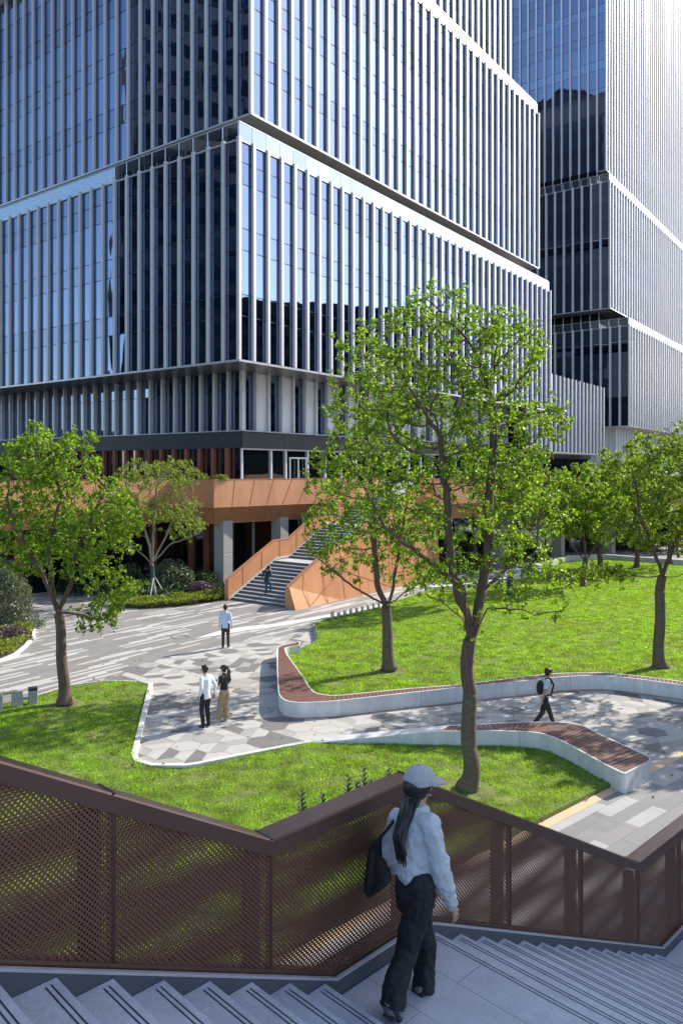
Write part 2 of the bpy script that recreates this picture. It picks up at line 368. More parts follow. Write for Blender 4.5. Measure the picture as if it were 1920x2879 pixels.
# hexagonal paving, each hexagon cut in two trapezoids of different stone
reg = [(p.x, p.y) for p in Gs([(250, 1925), (288, 1911), (416, 1862), (477, 1856), (540, 1841), (610, 1822), (700, 1800), (880, 1772), (960, 1800),
      (1200, 1860), (1700, 1860), (2500, 1870), (2600, 1960)])]+[(13.5, 23.5), (8.31, 19.1), (4.03, 15.6), (-.3, 11.6), (-9, 12), (-9, 20)]
hexb = MB(); hr = .42; hh = hr*math.sqrt(3)
ga = .35
for i in range(-50, 80):
    for j in range(-20, 80):
        cx = i*hr*1.5; cy = 14+j*hh+(hh/2 if i % 2 else 0)
        X = cx*math.cos(ga)-(cy-20)*math.sin(ga); Y = cx*math.sin(ga)+(cy-20)*math.cos(ga)+20
        if X < -14 or X > 30 or Y < 10 or Y > 38: continue
        if not inside(reg, np.array([X]), np.array([Y]))[0]: continue
        vs = [(X+(hr-.008)*math.cos(ga+math.pi/3*k), Y+(hr-.008)*math.sin(ga+math.pi/3*k), .004) for k in range(6)]
        k = random.choice((0, 1, 2)); idx = [(k+q) % 6 for q in range(6)]
        tint = [random.choices((0, 1, 2), (5, 3.2, 3.0))[0] for _ in range(2)]
        if random.random() < .15: tint[1] = tint[0]
        hexb.add([vs[q] for q in idx], [(0, 1, 2, 3), (0, 3, 4, 5)]); hexb.m[-2:] = tint
tag(hexb.build('hexagon_paving', [M['tile0'], M['tile1'], M['tile2']]), kind='structure')
# pale band across the plaza
sheet('pale_paving_band', Gs([(545, 1797), (610, 1776), (680, 1763), (760, 1756), (850, 1741), (960, 1722), (1080, 1698), (1200, 1679), (1200, 1683), (1080, 1704), (960, 1729), (850, 1750), (780, 1762), (700, 1772), (620, 1786)]), .008, M['cream'])
LD = Vector((.754, .657, 0)); LN = Vector((.657, -.754, 0)); L0 = Vector((4.03, 15.6, 0))
def lp(s, o): p = L0+LD*s+LN*o; return (p.x, p.y)
sheet('stone_path', [lp(-26, .22), lp(40, .22), lp(40, 6.5), lp(-26, 6.5)], .010, M['stripes_big'])
sheet('ochre_kerb_line', [lp(-26, .02), lp(40, .02), lp(40, .24), lp(-26, .24)], .014, M['ochre'])

# ---------------------------------------------------------------- lawns
benchB_o = [(844, 1803), (790, 1815), (779, 1826), (778.5, 1870), (781, 1921), (784, 1951), (798, 1968), (830, 1975), (880, 1975), (960, 1969.6), (1144, 1949), (1303, 1932), (1511, 1911), (1603, 1902), (1725, 1902), (1920, 1927), (2250, 1975)]
benchB_i = [(844, 1815), (806, 1821), (804, 1830), (820, 1857), (843, 1889), (858, 1912), (871, 1932), (886, 1946), (914, 1953), (960, 1954), (1144, 1936), (1303, 1923), (1511, 1898), (1603, 1892), (1725, 1893), (1920, 1916), (2250, 1960)]
benchA_o = [(1257, 2040), (1343, 2036), (1400, 2033), (1470, 2030), (1537, 2030), (1597, 2032), (1640, 2040), (1676, 2059), (1751, 2093), (1810, 2119), (1828, 2130), (1822, 2142)]
benchA_i = [(1235, 2057), (1343, 2056), (1400, 2056), (1450, 2057), (1490, 2059), (1521, 2063), (1557, 2075), (1600, 2095), (1656, 2126), (1710, 2155), (1745, 2172), (1759, 2176)]
BH = .45
bo = Gs(benchB_o, BH); bi = Gs(benchB_i, BH); ao = Gs(benchA_o, BH); ai = Gs(benchA_i, BH)

lawnB = Gs([(892, 1813), (885, 1766), (929, 1753), (1000, 1738), (1070, 1722), (1140, 1697), (1204, 1675), (1338, 1661), (1403, 1652), (1470, 1632), (1540, 1598), (1600, 1581), (1700, 1577), (1780, 1583), (2000, 1600), (2400, 1640)])+[Vector((p.x, p.y, 0)) for p in bi[::-1][:-1]]
lawnA = Gs([(-400, 2015), (-150, 2003), (0, 1990), (100, 1965), (184, 1937), (294, 1922), (392, 1925), (420, 1932), (407, 1990), (392, 2052), (376, 2128), (382, 2146), (428, 2158), (520, 2160), (551, 2156), (673, 2131), (796, 2107), (880, 2093)])
lawnA += [Vector((p.x, p.y, 0)) for p in Gs([(960, 2088)], .1)]+[Vector((p.x, p.y, 0)) for p in ai]+[Vector((*lp(x, 0), 0)) for x in (3.4, -2, -8, -14, -20)]+[Vector((-16, 9, 0))]
def hA(x, y): return .06+.10*np.exp(-((x-1.5)**2+(y-17)**2)/8)+.05*np.sin(x*.9+1)*np.cos(y*.7)
def hB(x, y): return .08+.28*np.exp(-((x-9)**2/160+(y-36)**2/120))+.04*np.sin(x*.5)*np.cos(y*.6)
def lawn(name, poly, hf, step, seed):
    P = [(p[0], p[1]) for p in poly]; n = len(P)
    xs = [p[0] for p in P]; ys = [p[1] for p in P]
    gx, gy = np.meshgrid(np.arange(min(xs), max(xs), step), np.arange(min(ys), max(ys), step))
    gx = gx.ravel()+rng.uniform(-.2, .2, gx.size)*step; gy = gy.ravel()+rng.uniform(-.2, .2, gy.size)*step
    k = inside(P, gx, gy)
    pts = [Vector(p) for p in P]+[Vector((x, y)) for x, y in zip(gx[k], gy[k])]
    r = delaunay_2d_cdt(pts, [(i, (i+1) % n) for i in range(n)], [list(range(n))], 1, 1e-5)
    vs = [(v.x, v.y, float(hf(v.x, v.y))) for v in r[0]]
    b = MB(); b.add(vs, [list(f) for f in r[2]])
    nb = []
    for i in range(n):
        a_, c_ = P[i], P[(i+1) % n]
        b.add([(a_[0], a_[1], -.02), (c_[0], c_[1], -.02), (c_[0], c_[1], float(hf(*c_))), (a_[0], a_[1], float(hf(*a_)))], [(0, 1, 2, 3)])
    return tag(b.build(name, M['lawn'], smooth=True), kind='structure')
lawn('lawn', lawnA, hA, .6, 1); lawn('lawn', lawnB, hB, 1.0, 2)
TRK = [(2.74, 16.9, .62), (1.66, 26.8, .6), (11.07, 26.9, .6), (-8.28, 23.2, .6)]
def blades(name, polys, wmul=1.0):
    V = []; n = 0
    for poly, hf, N, rngY in polys:
        P = [(p[0], p[1]) for p in poly]; xs = [p[0] for p in P]; ys = [p[1] for p in P]
        got = []; c = 0
        while c < N:
            X = rng.uniform(min(xs), max(xs), N); Y = rng.uniform(max(min(ys), rngY[0]), min(max(ys), rngY[1]), N)
            k = inside(P, X, Y) & (np.abs(X) < Y*.52+2.5)
            # nearer points are kept denser
            k &= rng.random(N) < np.clip((rngY[0]/Y)**1.6, .15, 1)
            for tx, ty, tr_ in TRK: k &= (np.hypot(X-tx, Y-ty) > tr_) | (rng.random(N) < .12)
            # thin bare patches
            pn = np.sin(X*2.1+np.sin(Y*1.7)*1.3)*np.sin(Y*2.4+np.cos(X*1.3))
            k &= (pn < .75) | (rng.random(N) < .35)
            got.append(np.stack([X[k], Y[k]], 1)); c += k.sum()
        Q = np.concatenate(got)[:N]; X, Y = Q[:, 0], Q[:, 1]
        D = Y; Wd = (.0042+.0005*np.maximum(D-8, 0))*wmul; clump = .5+.5*np.sin(X*3.1+2*np.sin(Y*2.3))*np.sin(Y*3.7+X)
        Ht = rng.uniform(.03, .078, N)*(.75+.5*clump)
        an = rng.uniform(0, 6.283, N); lean = rng.uniform(.1, .75, N)*Ht; la = rng.uniform(0, 6.283, N)
        Z = hf(X, Y)-.01
        p0 = np.stack([X-np.cos(an)*Wd, Y-np.sin(an)*Wd, Z], 1); p1 = np.stack([X+np.cos(an)*Wd, Y+np.sin(an)*Wd, Z], 1)
        p2 = np.stack([X+np.cos(la)*lean, Y+np.sin(la)*lean, Z+Ht], 1)
        V.append(np.stack([p0, p1, p2], 1).reshape(-1, 3))
    V = np.concatenate(V); FV = np.arange(len(V))
    return tag(np_mesh(name, V, FV, 3, M['grass']), 'short green turf with patches of sun and tree shade between the paths', 'grass', kind='stuff')
M['bare'] = mat('bare_soil', (.17, .14, .07), 1, 0, .35, 6, .5, 30, dark=(.10, .10, .03))
for tx, ty, tr_ in TRK:
    hf_ = hA if ty < 25 and tx < 5 else hB
    pp_ = [(tx+math.cos(a_*.349)*tr_*(1+.25*math.sin(a_*2.1+tx)), ty+math.sin(a_*.349)*tr_*(1+.2*math.cos(a_*1.7))) for a_ in range(18)]
    pass
blades('grass', [(lawnA, hA, 330000, (8, 27)), (lawnB, hB, 380000, (22, 60))])

# pale kerb along the left lawn
kb = MB(); kp = Gs([(-400, 2008), (-150, 1998), (0, 1986), (100, 1961), (184, 1933), (294, 1918), (392, 1920), (424, 1929), (411, 1990), (396, 2052), (377, 2130), (384, 2148), (428, 2161), (520, 2162), (551, 2158), (673, 2133), (796, 2109), (880, 2094)])
def strip(b, pts, wd, z0, z1, mi=0):
    for i in range(len(pts)-1):
        p, q = Vector((pts[i][0], pts[i][1], (z0+z1)/2)), Vector((pts[i+1][0], pts[i+1][1], (z0+z1)/2))
        d = (q-p).normalized()*(wd*.25); b.bar(p-d, q+d, wd, (z1-z0)+i % 2*.003, mi)
strip(kb, kp[7:], .14, -.01, .10); strip(kb, kp[:8], .05, -.01, .06)
tag(kb.build('lawn_kerb', M['cream']), kind='structure')
kb = MB(); strip(kb, Gs([(892, 1815), (884, 1764), (929, 1750)]), .13, -.01, .10); strip(kb, Gs([(1070, 1720), (1140, 1695), (1204, 1673)]), .13, -.01, .12)
tag(kb.build('lawn_kerb', M['cream']), kind='structure')

# ---------------------------------------------------------------- benches
def bench(outer, inner, label, cap0, cap1):
    t = empty('curved_bench', (0, 0, 0), 0, label, 'bench')
    def subdiv(a, k=4):
        r = []
        n = len(a)
        for i in range(n-1):
            p0, p1, p2, p3 = a[max(i-1, 0)], a[i], a[i+1], a[min(i+2, n-1)]
            for q in range(k):
                u = q/k
                r.append(.5*((2*p1)+(p2-p0)*u+(2*p0-5*p1+4*p2-p3)*u*u+(3*p1-p0-3*p2+p3)*u**3))
        return r+[a[-1]]
    o = subdiv([Vector((p.x, p.y)) for p in outer]); i_ = subdiv([Vector((p.x, p.y)) for p in inner])
    n = len(o); b = MB(); rim = .055
    ot, it = [], []
    for k in range(n):
        d = (i_[k]-o[k]); L = max(d.length, .05); d = d/L
        r_ = min(rim, L*.2); ot.append(o[k]+d*r_); it.append(i_[k]-d*r_)
    # white shell: outer wall, rim, inner wall
    for k in range(n-1):
        for (p, q, pz, qz) in ((o[k], o[k+1], -.01, BH), (i_[k+1], i_[k], -.01, BH), ):
            b.add([(p.x, p.y, pz), (q.x, q.y, pz), (q.x, q.y, qz), (p.x, p.y, qz)], [(0, 1, 2, 3)])
        b.add([(*o[k], BH), (*o[k+1], BH), (*ot[k+1], BH), (*ot[k], BH)], [(0, 1, 2, 3)])
        b.add([(*ot[k], BH), (*ot[k+1], BH), (*ot[k+1], BH-.05), (*ot[k], BH-.05)], [(0, 1, 2, 3)])
        b.add([(*it[k], BH), (*it[k+1], BH), (*i_[k+1], BH), (*i_[k], BH)], [(0, 1, 2, 3)])
        b.add([(*it[k], BH-.05), (*it[k+1], BH-.05), (*it[k+1], BH), (*it[k], BH)], [(0, 1, 2, 3)])
        b.add([(*ot[k], BH-.05), (*ot[k+1], BH-.05), (*it[k+1], BH-.05), (*it[k], BH-.05)], [(0, 1, 2, 3)])
    for k, s in ((0, 1), (n-1, -1)):
        b.add([(*o[k], -.01), (*i_[k], -.01), (*i_[k], BH), (*o[k], BH)], [(0, 1, 2, 3)])
        k2 = k+s
        dd = (o[k2]-o[k]).normalized()*.05; de = (i_[k2]-i_[k]).normalized()*.05
        b.add([(*o[k], BH+.002), (*i_[k], BH+.002), (*(i_[k]+de), BH+.002), (*(o[k]+dd), BH+.002)], [(0, 1, 2, 3)])
    b.build('bench_shell', M['bench_white'], t)
    jb = MB(); acc = 0
    for k in range(1, n-1):
        acc += (o[k]-o[k-1]).length
        if acc > 2.2:
            acc = 0; d = (o[k+1]-o[k-1]).normalized(); dd = (o[k]-i_[k]).normalized()
            for pt, sg in ((o[k], 1), (i_[k], -1)): c_ = pt+dd*.001*sg; jb.box((c_.x, c_.y, BH/2), (.012, .008, BH-.004), math.atan2(d.y, d.x))
    if jb.v: jb.build('shell_joint', M['conc_grey'], t)
    # planks
    w_ = MB()
    for k in range(n-1):
        L = max(((ot[k+1]-ot[k]).length+(it[k+1]-it[k]).length)/2, .01); m = max(1, round(L/.125))
        for q in range(m):
            u0, u1 = (q+.07)/m, (q+.90)/m
            a0 = ot[k].lerp(ot[k+1], u0); a1 = ot[k].lerp(ot[k+1], u1); c0 = it[k].lerp(it[k+1], u0); c1 = it[k].lerp(it[k+1], u1)
            z = BH-.004+random.uniform(-.003, .003)
            w_.prism([(a0.x, a0.y), (a1.x, a1.y), (c1.x, c1.y), (c0.x, c0.y)], BH-.045, z)
    w_.build('wooden_seat', M['wood'], t)
    return t
st_ = MB(); strip(st_, [(p.x, p.y) for p in bo[5:]], .16, .0, .012); tag(st_.build('stained_joint', M['ochre_dark']), kind='structure')
bench(bo, bi, 'long curved white bench with reddish wood seat wrapping the big lawn', 0, 0)
bench(ao, ai, 'shorter white bench with dark wood seat ending at the ochre kerb', 0, 0)
b = MB()
n1 = [G(1235, 2057, .45), G(1100, 2069, .34), G(960, 2082, .20), G(880, 2090, .08)]
n2 = [G(1257, 2040, .45), G(1100, 2053, .34), G(960, 2068, .22), G(872, 2081, .10)]
for i in range(3):
    p, q, r, s = n1[i], n1[i+1], n2[i+1], n2[i]
    b.add([p, q, r, s, (p.x, p.y, -.01), (q.x, q.y, -.01), (r.x, r.y, -.01), (s.x, s.y, -.01)], [(0, 1, 2, 3), (0, 4, 5, 1), (1, 5, 6, 2), (2, 6, 7, 3), (3, 7, 4, 0)])
tag(b.build('retaining_wall', M['bench_white']), 'low white ramped wall tapering left from the dark wood bench', 'low wall')
lw = MB(); strip(lw, Gs([(1204, 1673), (1270, 1668), (1338, 1660), (1403, 1650), (1470, 1630), (1540, 1596), (1600, 1579), (1700, 1575), (1790, 1582), (1960, 1594)]), .35, -.01, .46)
tag(lw.build('planter_wall', M['conc']), 'long low pale concrete wall along the far edge of the big lawn', 'low wall')
st = empty('stepped_block_seat', G(1505, 1606), 0, 'small white stepped block seat on the path behind the big lawn', 'seat')
b = MB(); b.box((0, 0, .25), (1.6, 1.0, .5), .6); b.build('block', M['bench_white'], st, bevel=.02)
b = MB(); b.box((-1.3, -.5, .12), (1.1, .9, .24), .6); b.build('step', M['bench_white'], st, bevel=.02)

# ================================================================== TOWERS
PITCH = 1.44; FIN_D, FIN_W = .25, .26
RA = math.atan2(-B.y, -B.x); LA = math.atan2(-A.y, -A.x)   # outward headings of right and left facades
def vis_score(p, z0, z1, wd):
    if p.y < 5: return 0
    x = CX+p.x/p.y*F
    if x < -10 or x > 1930: return 0
    y0 = HY-(z0-CAMH)/p.y*F; y1 = max(HY-(z1-CAMH)/p.y*F, 0)
    return max(0, y0-y1)*wd/p.y
class Tower:
    def __init__(s, name, label, finm, glassm, loc):
        s.root = empty(name, loc, 0, label, 'building'); s.o = Vector(loc); s.fm, s.gm = finm, glassm; s.items = {'fin': [], 'window': []}
    def fin(s, p, ang, z0, z1, d=FIN_D, wd=FIN_W): s.items['fin'].append((p.copy(), ang, z0, z1, d, wd))
    def win(s, p, ang, z0, z1, wd=1.27, lines=None): s.items['window'].append((p.copy(), ang, z0, z1, wd, lines))
    def mk_fin(s, b, p, ang, z0, z1, d, wd):
        ex = Vector((math.cos(ang), math.sin(ang), 0)); ey = Vector((-math.sin(ang), math.cos(ang), 0))
        # slightly chamfered plate with a recessed groove at its root
        o = [(-.02, wd*.32), (d*.25, wd*.32), (d*.3, wd*.5), (d-.015, wd*.5), (d, wd*.36)]
        prof = o+[(x, -y) for x, y in o[::-1]]
        n = len(prof); vs = []
        for z in (z0, z1):
            for x, y in prof: q = p+ex*x+ey*y; vs.append((q.x, q.y, z))
        fs = [(i, (i+1) % n, n+(i+1) % n, n+i) for i in range(n)]
        fs = [f[::-1] for f in fs]
        b.add(vs, fs+[tuple(range(n)), tuple(range(2*n-1, n-1, -1))])
    def mk_win(s, b, p, ang, z0, z1, wd, lines):
        ex = Vector((math.cos(ang), math.sin(ang), 0)); ey = Vector((-math.sin(ang), math.cos(ang), 0))
        zs = [z0]
        fl = 4.4; z = z0
        k = 0
        while True:
            z += (2.95, 1.45)[k % 2]; k += 1
            if z > z1-.5: break
            zs.append(z)
        zs.append(z1)
        for i in range(len(zs)-1):
            # each pane with its own tiny tilt, as real curtain walls have
            t1, t2 = random.uniform(-.004, .004), random.uniform(-.003, .003)
            a0, a1 = zs[i]+.02, zs[i+1]-.02
            q = [p-ey*(wd/2)+ex*t1, p+ey*(wd/2)-ex*t1, p+ey*(wd/2)+ex*(t2-t1), p-ey*(wd/2)+ex*(t1+t2)]
            b.add([(q[0].x, q[0].y, a0), (q[1].x, q[1].y, a0), (q[2].x, q[2].y, a1), (q[3].x, q[3].y, a1)], [(0, 1, 2, 3)], 0)
            if i:
                c = p+ex*.0; b.box((c.x, c.y, zs[i]), (.04, wd, .04), ang, 1)
    def finish(s, limit=100):
        for kind, fn, mats in (('fin', s.mk_fin, [s.fm]), ('window', s.mk_win, [s.gm, M['joint']])):
            L = s.items[kind]
            sc_ = [vis_score(i[0], i[2], i[3], i[5] if kind == 'fin' else i[4]) for i in L]
            order = sorted(range(len(L)), key=lambda k: -sc_[k])
            big = [k for k in order[:limit] if sc_[k] > 0]; rest = [k for k in range(len(L)) if k not in set(big)]
            for k in big:
                it = L[k]; b = MB(); p = it[0]
                fn(b, Vector((0, 0, 0)), it[1], it[2], it[3], *it[4:])
                o = b.build(kind, mats, s.root); o.location = (p.x-s.o.x, p.y-s.o.y, 0)
            if rest:
                b = MB()
                for k in rest: fn(b, L[k][0]-s.o, *L[k][1:])
                o = b.build('fins' if kind == 'fin' else 'windows', mats, s.root); o['kind'] = 'stuff'
    def part(s, b, name, m, smooth=False):
        b.v = [(v[0]-s.o.x, v[1]-s.o.y, v[2]-s.o.z) for v in b.v]; return b.build(name, m, s.root, smooth)
    def block(s, cor, nr, nl, z0, z1, soffit=True, depth_b=None, skipR=(), bottomR=None, parapet=True, left=True, soff_m='soffit', inset=0.0):
        """cor: outer fin-line corner. right facade along A (nr bays), left facade along B (nl bays)"""
        c = Vector((cor[0], cor[1], 0)); Lr = nr*PITCH; Ll = nl*PITCH
        g = c+A*FIN_D+B*FIN_D      # glass corner
        core = [g+A*.06+B*.06, g+A*(Lr-FIN_D)+B*.06, g+A*(Lr-FIN_D)+B*Ll, g+A*.06+B*Ll]
        b = MB(); b.prism([(p.x, p.y) for p in core], z0+.1, z1-.02); s.part(b, 'wall', M['core'])
        for k in range(nr+1):
            if k in skipR: continue
            zb = z0 if bottomR is None or k*PITCH < bottomR[0] else bottomR[1]
            s.fin(g+A*(k*PITCH-FIN_D+.1 if k else -FIN_D+.12), RA, zb, z1+.12)
            if k < nr: s.win(g+A*((k+.5)*PITCH-FIN_D+.1), RA, zb+.02, z1-.1)
        if left:
            for k in range(nl+1):
                s.fin(g+B*(k*PITCH-FIN_D+.1 if k else -FIN_D+.12), LA, z0, z1+.12)
                if k < nl: s.win(g+B*((k+.5)*PITCH-FIN_D+.1), LA, z0+.02, z1-.1)
        if soffit:
            o = [c+A*.1+B*.1, c+A*(Lr)+B*.1, c+A*(Lr)+B*Ll, c+A*.1+B*Ll]
            b = MB(); b.prism([(p.x, p.y) for p in o], z0-.12, z0-.004); s.part(b, 'soffit', M[soff_m])
            # pale drip edge
            b = MB()
            for p, q, nrm in ((c, c+A*Lr, -B), (c, c+B*Ll, -A)):
                b.bar(p+Vector((0, 0, z0-.06))+(-nrm)*.06, q+Vector((0, 0, z0-.06))+(-nrm)*.06, .08, .14)
            s.part(b, 'drip_edge', M['coping'])
        if parapet:
            b = MB()
            for k in range(nr):
                p = g+A*(k*PITCH-.2)+B*-.02; q = g+A*((k+1)*PITCH-.23)+B*-.02
                if k == 0: p = g
                b.bar(p+Vector((0, 0, z1+.62)), q+Vector((0, 0, z1+.62)), .03, 1.12)
            s.part(b, 'parapet_glass', M['parapet'])
            b = MB(); b.bar(g+Vector((0, 0, z1+1.21)), g+A*(Lr-FIN_D-.3)+Vector((0, 0, z1+1.21)), .10, .06)
            b.bar(g+B*.06+Vector((0, 0, z1+1.21)), g+B*Ll+Vector((0, 0, z1+1.21)), .10, .06)
            b.bar(g-B*.05+Vector((0, 0, z1-.03)), g-B*.05+A*(Lr-FIN_D)+Vector((0, 0, z1-.03)), .12, .10)
            b.bar(g-A*.05+B*.08+Vector((0, 0, z1-.03)), g-A*.05+B*Ll+Vector((0, 0, z1-.03)), .12, .10)
            s.part(b, 'coping', M['coping'])
            # left parapet : clear glass panels on posts
            for k in range(nl):
                b = MB(); p = g+B*(k*PITCH+.05); b.bar(p+Vector((0, 0, z1)), p+Vector((0, 0, z1+1.18)), .06, .04)
                s.part(b, 'parapet_post', M['coping'])
            b = MB()
            for k in range(nl):
                b.bar(g+B*(k*PITCH+.1)+Vector((0, 0, z1+.6)), g+B*((k+1)*PITCH)+Vector((0, 0, z1+.6)), .02, 1.08)
            s.part(b, 'parapet_glass', M['clear'])
def clear_mat():
    m = bpy.data.materials.new('clear_parapet_glass'); m.use_nodes = True; t = m.node_tree
    for n in list(t.nodes):
        if n.type == 'BSDF_PRINCIPLED': t.nodes.remove(n)
    out = [n for n in t.nodes if n.type == 'OUTPUT_MATERIAL'][0]
    g_ = t.nodes.new('ShaderNodeBsdfGlossy'); g_.inputs['Roughness'].default_value = .02; g_.inputs['Color'].default_value = (.8, .9, 1, 1)
    d = t.nodes.new('ShaderNodeBsdfTransparent'); d.inputs['Color'].default_value = (.85, .92, .93, 1)
    mx = t.nodes.new('ShaderNodeMixShader'); mx.inputs[0].default_value = .26
    t.links.new(d.outputs[0], mx.inputs[1]); t.links.new(g_.outputs[0], mx.inputs[2]); t.links.new(mx.outputs[0], out.inputs[0])
    return m
M['clear'] = clear_mat()

L = Vector((-6.74, 51, 0)); U = Vector((-6.12, 52.5, 0))
T1 = Tower('office_tower', 'large glass office tower of stacked boxes with silvery vertical fins behind the stairs', M['fin'], M['glass'], (-6.74, 51, 0))
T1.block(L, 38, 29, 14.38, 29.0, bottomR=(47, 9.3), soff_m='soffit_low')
T1.block(U, 35, 31, 31.35, 49.9)
T1.block(U+B*3.1+A*1.5, 33, 29, 52.0, 84, parapet=False)
# recess storeys between the boxes
for c, z0, z1, nr in ((L+A*3.2+B*3.2, 29.0, 31.3, 46), (U+A*2.5+B*6, 49.9, 52.0, 42)):
    b = MB(); b.prism([(p.x, p.y) for p in (c, c+A*nr, c+A*nr+B*36, c+B*36)], z0-.1, z1); T1.part(b, 'recessed_storey', M['glass_dark'])
    b = MB()
    for k in range(1, 25): p = c+B*(k*PITCH)-A*.03; b.bar(p+Vector((0, 0, z0)), p+Vector((0, 0, z1)), .06, .06)
    T1.part(b, 'recess_mullion', M['white_metal'])
    b = MB(); q = c-A*3-B*3; b.prism([(p.x, p.y) for p in (q, q+A*(nr+4), q+A*(nr+4)+B*38, q+B*38)], z0-.06, z0-.015) ; T1.part(b, 'roof', M['conc'])
# base storeys
B0 = Vector((-7.1, 55.7, 0)); zb0, zb1 = 9.94, 14.26
b = MB(); b.prism([(p.x, p.y) for p in (B0+A*.42+B*.42, B0+A*46+B*.42, B0+A*46+B*44, B0+A*.42+B*44)], 3, zb1+.05); T1.part(b, 'wall', M['core'])
for k in range(0, 29):
    T1.fin(B0+B*(k*PITCH+.12)+A*.36, LA, zb0, zb1, .36, .2)
    T1.win(B0+B*((k+.5)*PITCH+.12)+A*.38, LA, zb0, zb1)
wp = MB()
for k in range(0, 16):
    o = 2*k*PITCH
    T1.fin(B0+A*(o+.12)+B*.36, RA, zb0, zb1, .30, .2)
    T1.fin(B0+A*(o+PITCH+.12)+B*.36, RA, zb0, zb1, .36, .2)
    T1.win(B0+A*(o+.5*PITCH+.12)+B*.38, RA, zb0, zb1)
    c = B0+A*(o+1.5*PITCH+.12)+B*.36; wp.box((c.x, c.y, (zb0+zb1)/2), (.1, PITCH-.12, zb1-zb0-.06), RA)
T1.part(wp, 'white_panel', M['panel'])
b = MB(); o_ = .05
b.prism([(p.x, p.y) for p in (B0-A*o_-B*o_, B0+A*75-B*o_, B0+A*75+B*.5, B0+A*.5+B*.5, B0+A*.5+B*44, B0-A*o_+B*44)], 8.66, 9.86); T1.part(b, 'charcoal_band', M['charcoal'])
b = MB(); b.bar(B0-B*.03+Vector((0, 0, 9.9)), B0+A*46-B*.03+Vector((0, 0, 9.9)), .3, .07); b.bar(B0-A*.03+B*.2+Vector((0, 0, 9.9)), B0-A*.03+B*44+Vector((0, 0, 9.9)), .3, .07)
T1.part(b, 'sill', M['coping'])
# terrace storey: glass on the right, rust fins on the left
b = MB(); b.bar(B0+B*.3+A*.3+Vector((0, 0, 7.05)), B0+A*75+B*.3+Vector((0, 0, 7.05)), .06, 3.2); T1.part(b, 'shopfront_glass', M['glass_dark'])
b = MB(); b.bar(B0+A*.3+B*.38+Vector((0, 0, 7.05)), B0+A*.3+B*44+Vector((0, 0, 7.05)), .06, 3.2); T1.part(b, 'shopfront_glass', M['glass_dark'])
mp_ = [0.02, 3.2, 4.9, 7.6, 9.9, 12.1, 14.3, 16.5, 18.7, 20.9, 23.1, 25.3, 27.5, 30, 32.5, 35, 38, 41, 44, 47, 50]
for k in mp_:
    b = MB(); p = B0+A*(k+.1)+B*.2; b.box((p.x, p.y, 7.08), (.14, .14, 3.16), RA); T1.part(b, 'mullion', M['white_metal'])
b = MB(); b.bar(B0+B*.2+A*.1+Vector((0, 0, 8.6)), B0+A*50+B*.2+Vector((0, 0, 8.6)), .12, .1); T1.part(b, 'transom', M['white_metal'])
dr = empty('door'); dr.parent = T1.root
b = MB(); p = B0+A*5.4+B*.1-T1.o
for q in (0, 1.0, 2.0): b.bar(p+A*q+Vector((0, 0, 5.5)), p+A*q+Vector((0, 0, 8.0)), .1, .1)
b.bar(p-A*.05+Vector((0, 0, 8.0)), p+A*2.05+Vector((0, 0, 8.0)), .12, .12); b.build('door_frame', M['white_metal'], dr)
b = MB(); b.bar(p+A*.92-B*.09+Vector((0, 0, 6.1)), p+A*.92-B*.09+Vector((0, 0, 7.1)), .03, .03); b.bar(p+A*1.08-B*.09+Vector((0, 0, 6.1)), p+A*1.08-B*.09+Vector((0, 0, 7.1)), .03, .03); b.build('handle', M['coping'], dr)
for k in range(1, 20):
    b = MB(); p = B0+B*(k*PITCH*1.0+.1)+A*.05; b.box((p.x, p.y, 7.08), (.30, .30, 3.16), LA); T1.part(b, 'rust_fin', M['rust'])
T1.finish()

# low wing continuing the right facade
WG = Tower('low_wing', 'lower wing of pale close-set fins joining the two office towers', M['fin'], M['glass'], (25.6, 95, 0))
wc = L+A*(38*PITCH+.35)
WG.block(wc, 14, 8, 9.3, 18.8, parapet=False, left=False)
WG.finish()

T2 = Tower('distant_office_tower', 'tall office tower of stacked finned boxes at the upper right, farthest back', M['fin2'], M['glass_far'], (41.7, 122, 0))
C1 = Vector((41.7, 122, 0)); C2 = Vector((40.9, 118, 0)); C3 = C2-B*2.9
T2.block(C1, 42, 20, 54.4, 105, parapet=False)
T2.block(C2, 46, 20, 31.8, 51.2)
T2.block(C3, 48, 24, 13.7, 28.8)
for c, z0, z1 in ((C2+A*3+B*3, 51.2, 54.3), (C3+A*3+B*5.6, 28.8, 31.7), (C3+A*3+B*3, 0, 13.6)):
    b = MB(); b.prism([(p.x, p.y) for p in (c, c+A*60, c+A*60+B*30, c+B*30)], z0-.05, z1); T2.part(b, 'recessed_storey', M['glass_dark'] if z0 > 1 else M['panel'])
    b = MB()
    for k in range(0, 22):
        p = c+B*(k*PITCH)-A*.03; b.bar(p+Vector((0, 0, z0)), p+Vector((0, 0, z1)), .08, .08)
        if z0 < 1: b.bar(c+A*(k*PITCH)-B*.1+Vector((0, 0, z0)), c+A*(k*PITCH)-B*.1+Vector((0, 0, z1)), .3, .3)
    T2.part(b, 'recess_mullion', M['fin2'])
    if z0 > 1:
        b = MB(); q = c-A*2.8-B*(2.8 if z0 > 40 else 5.3); b.prism([(p.x, p.y) for p in (q, q+A*64, q+A*64+B*30, q+B*30)], z0-.08, z0-.02); T2.part(b, 'roof', M['conc'])
T2.finish()

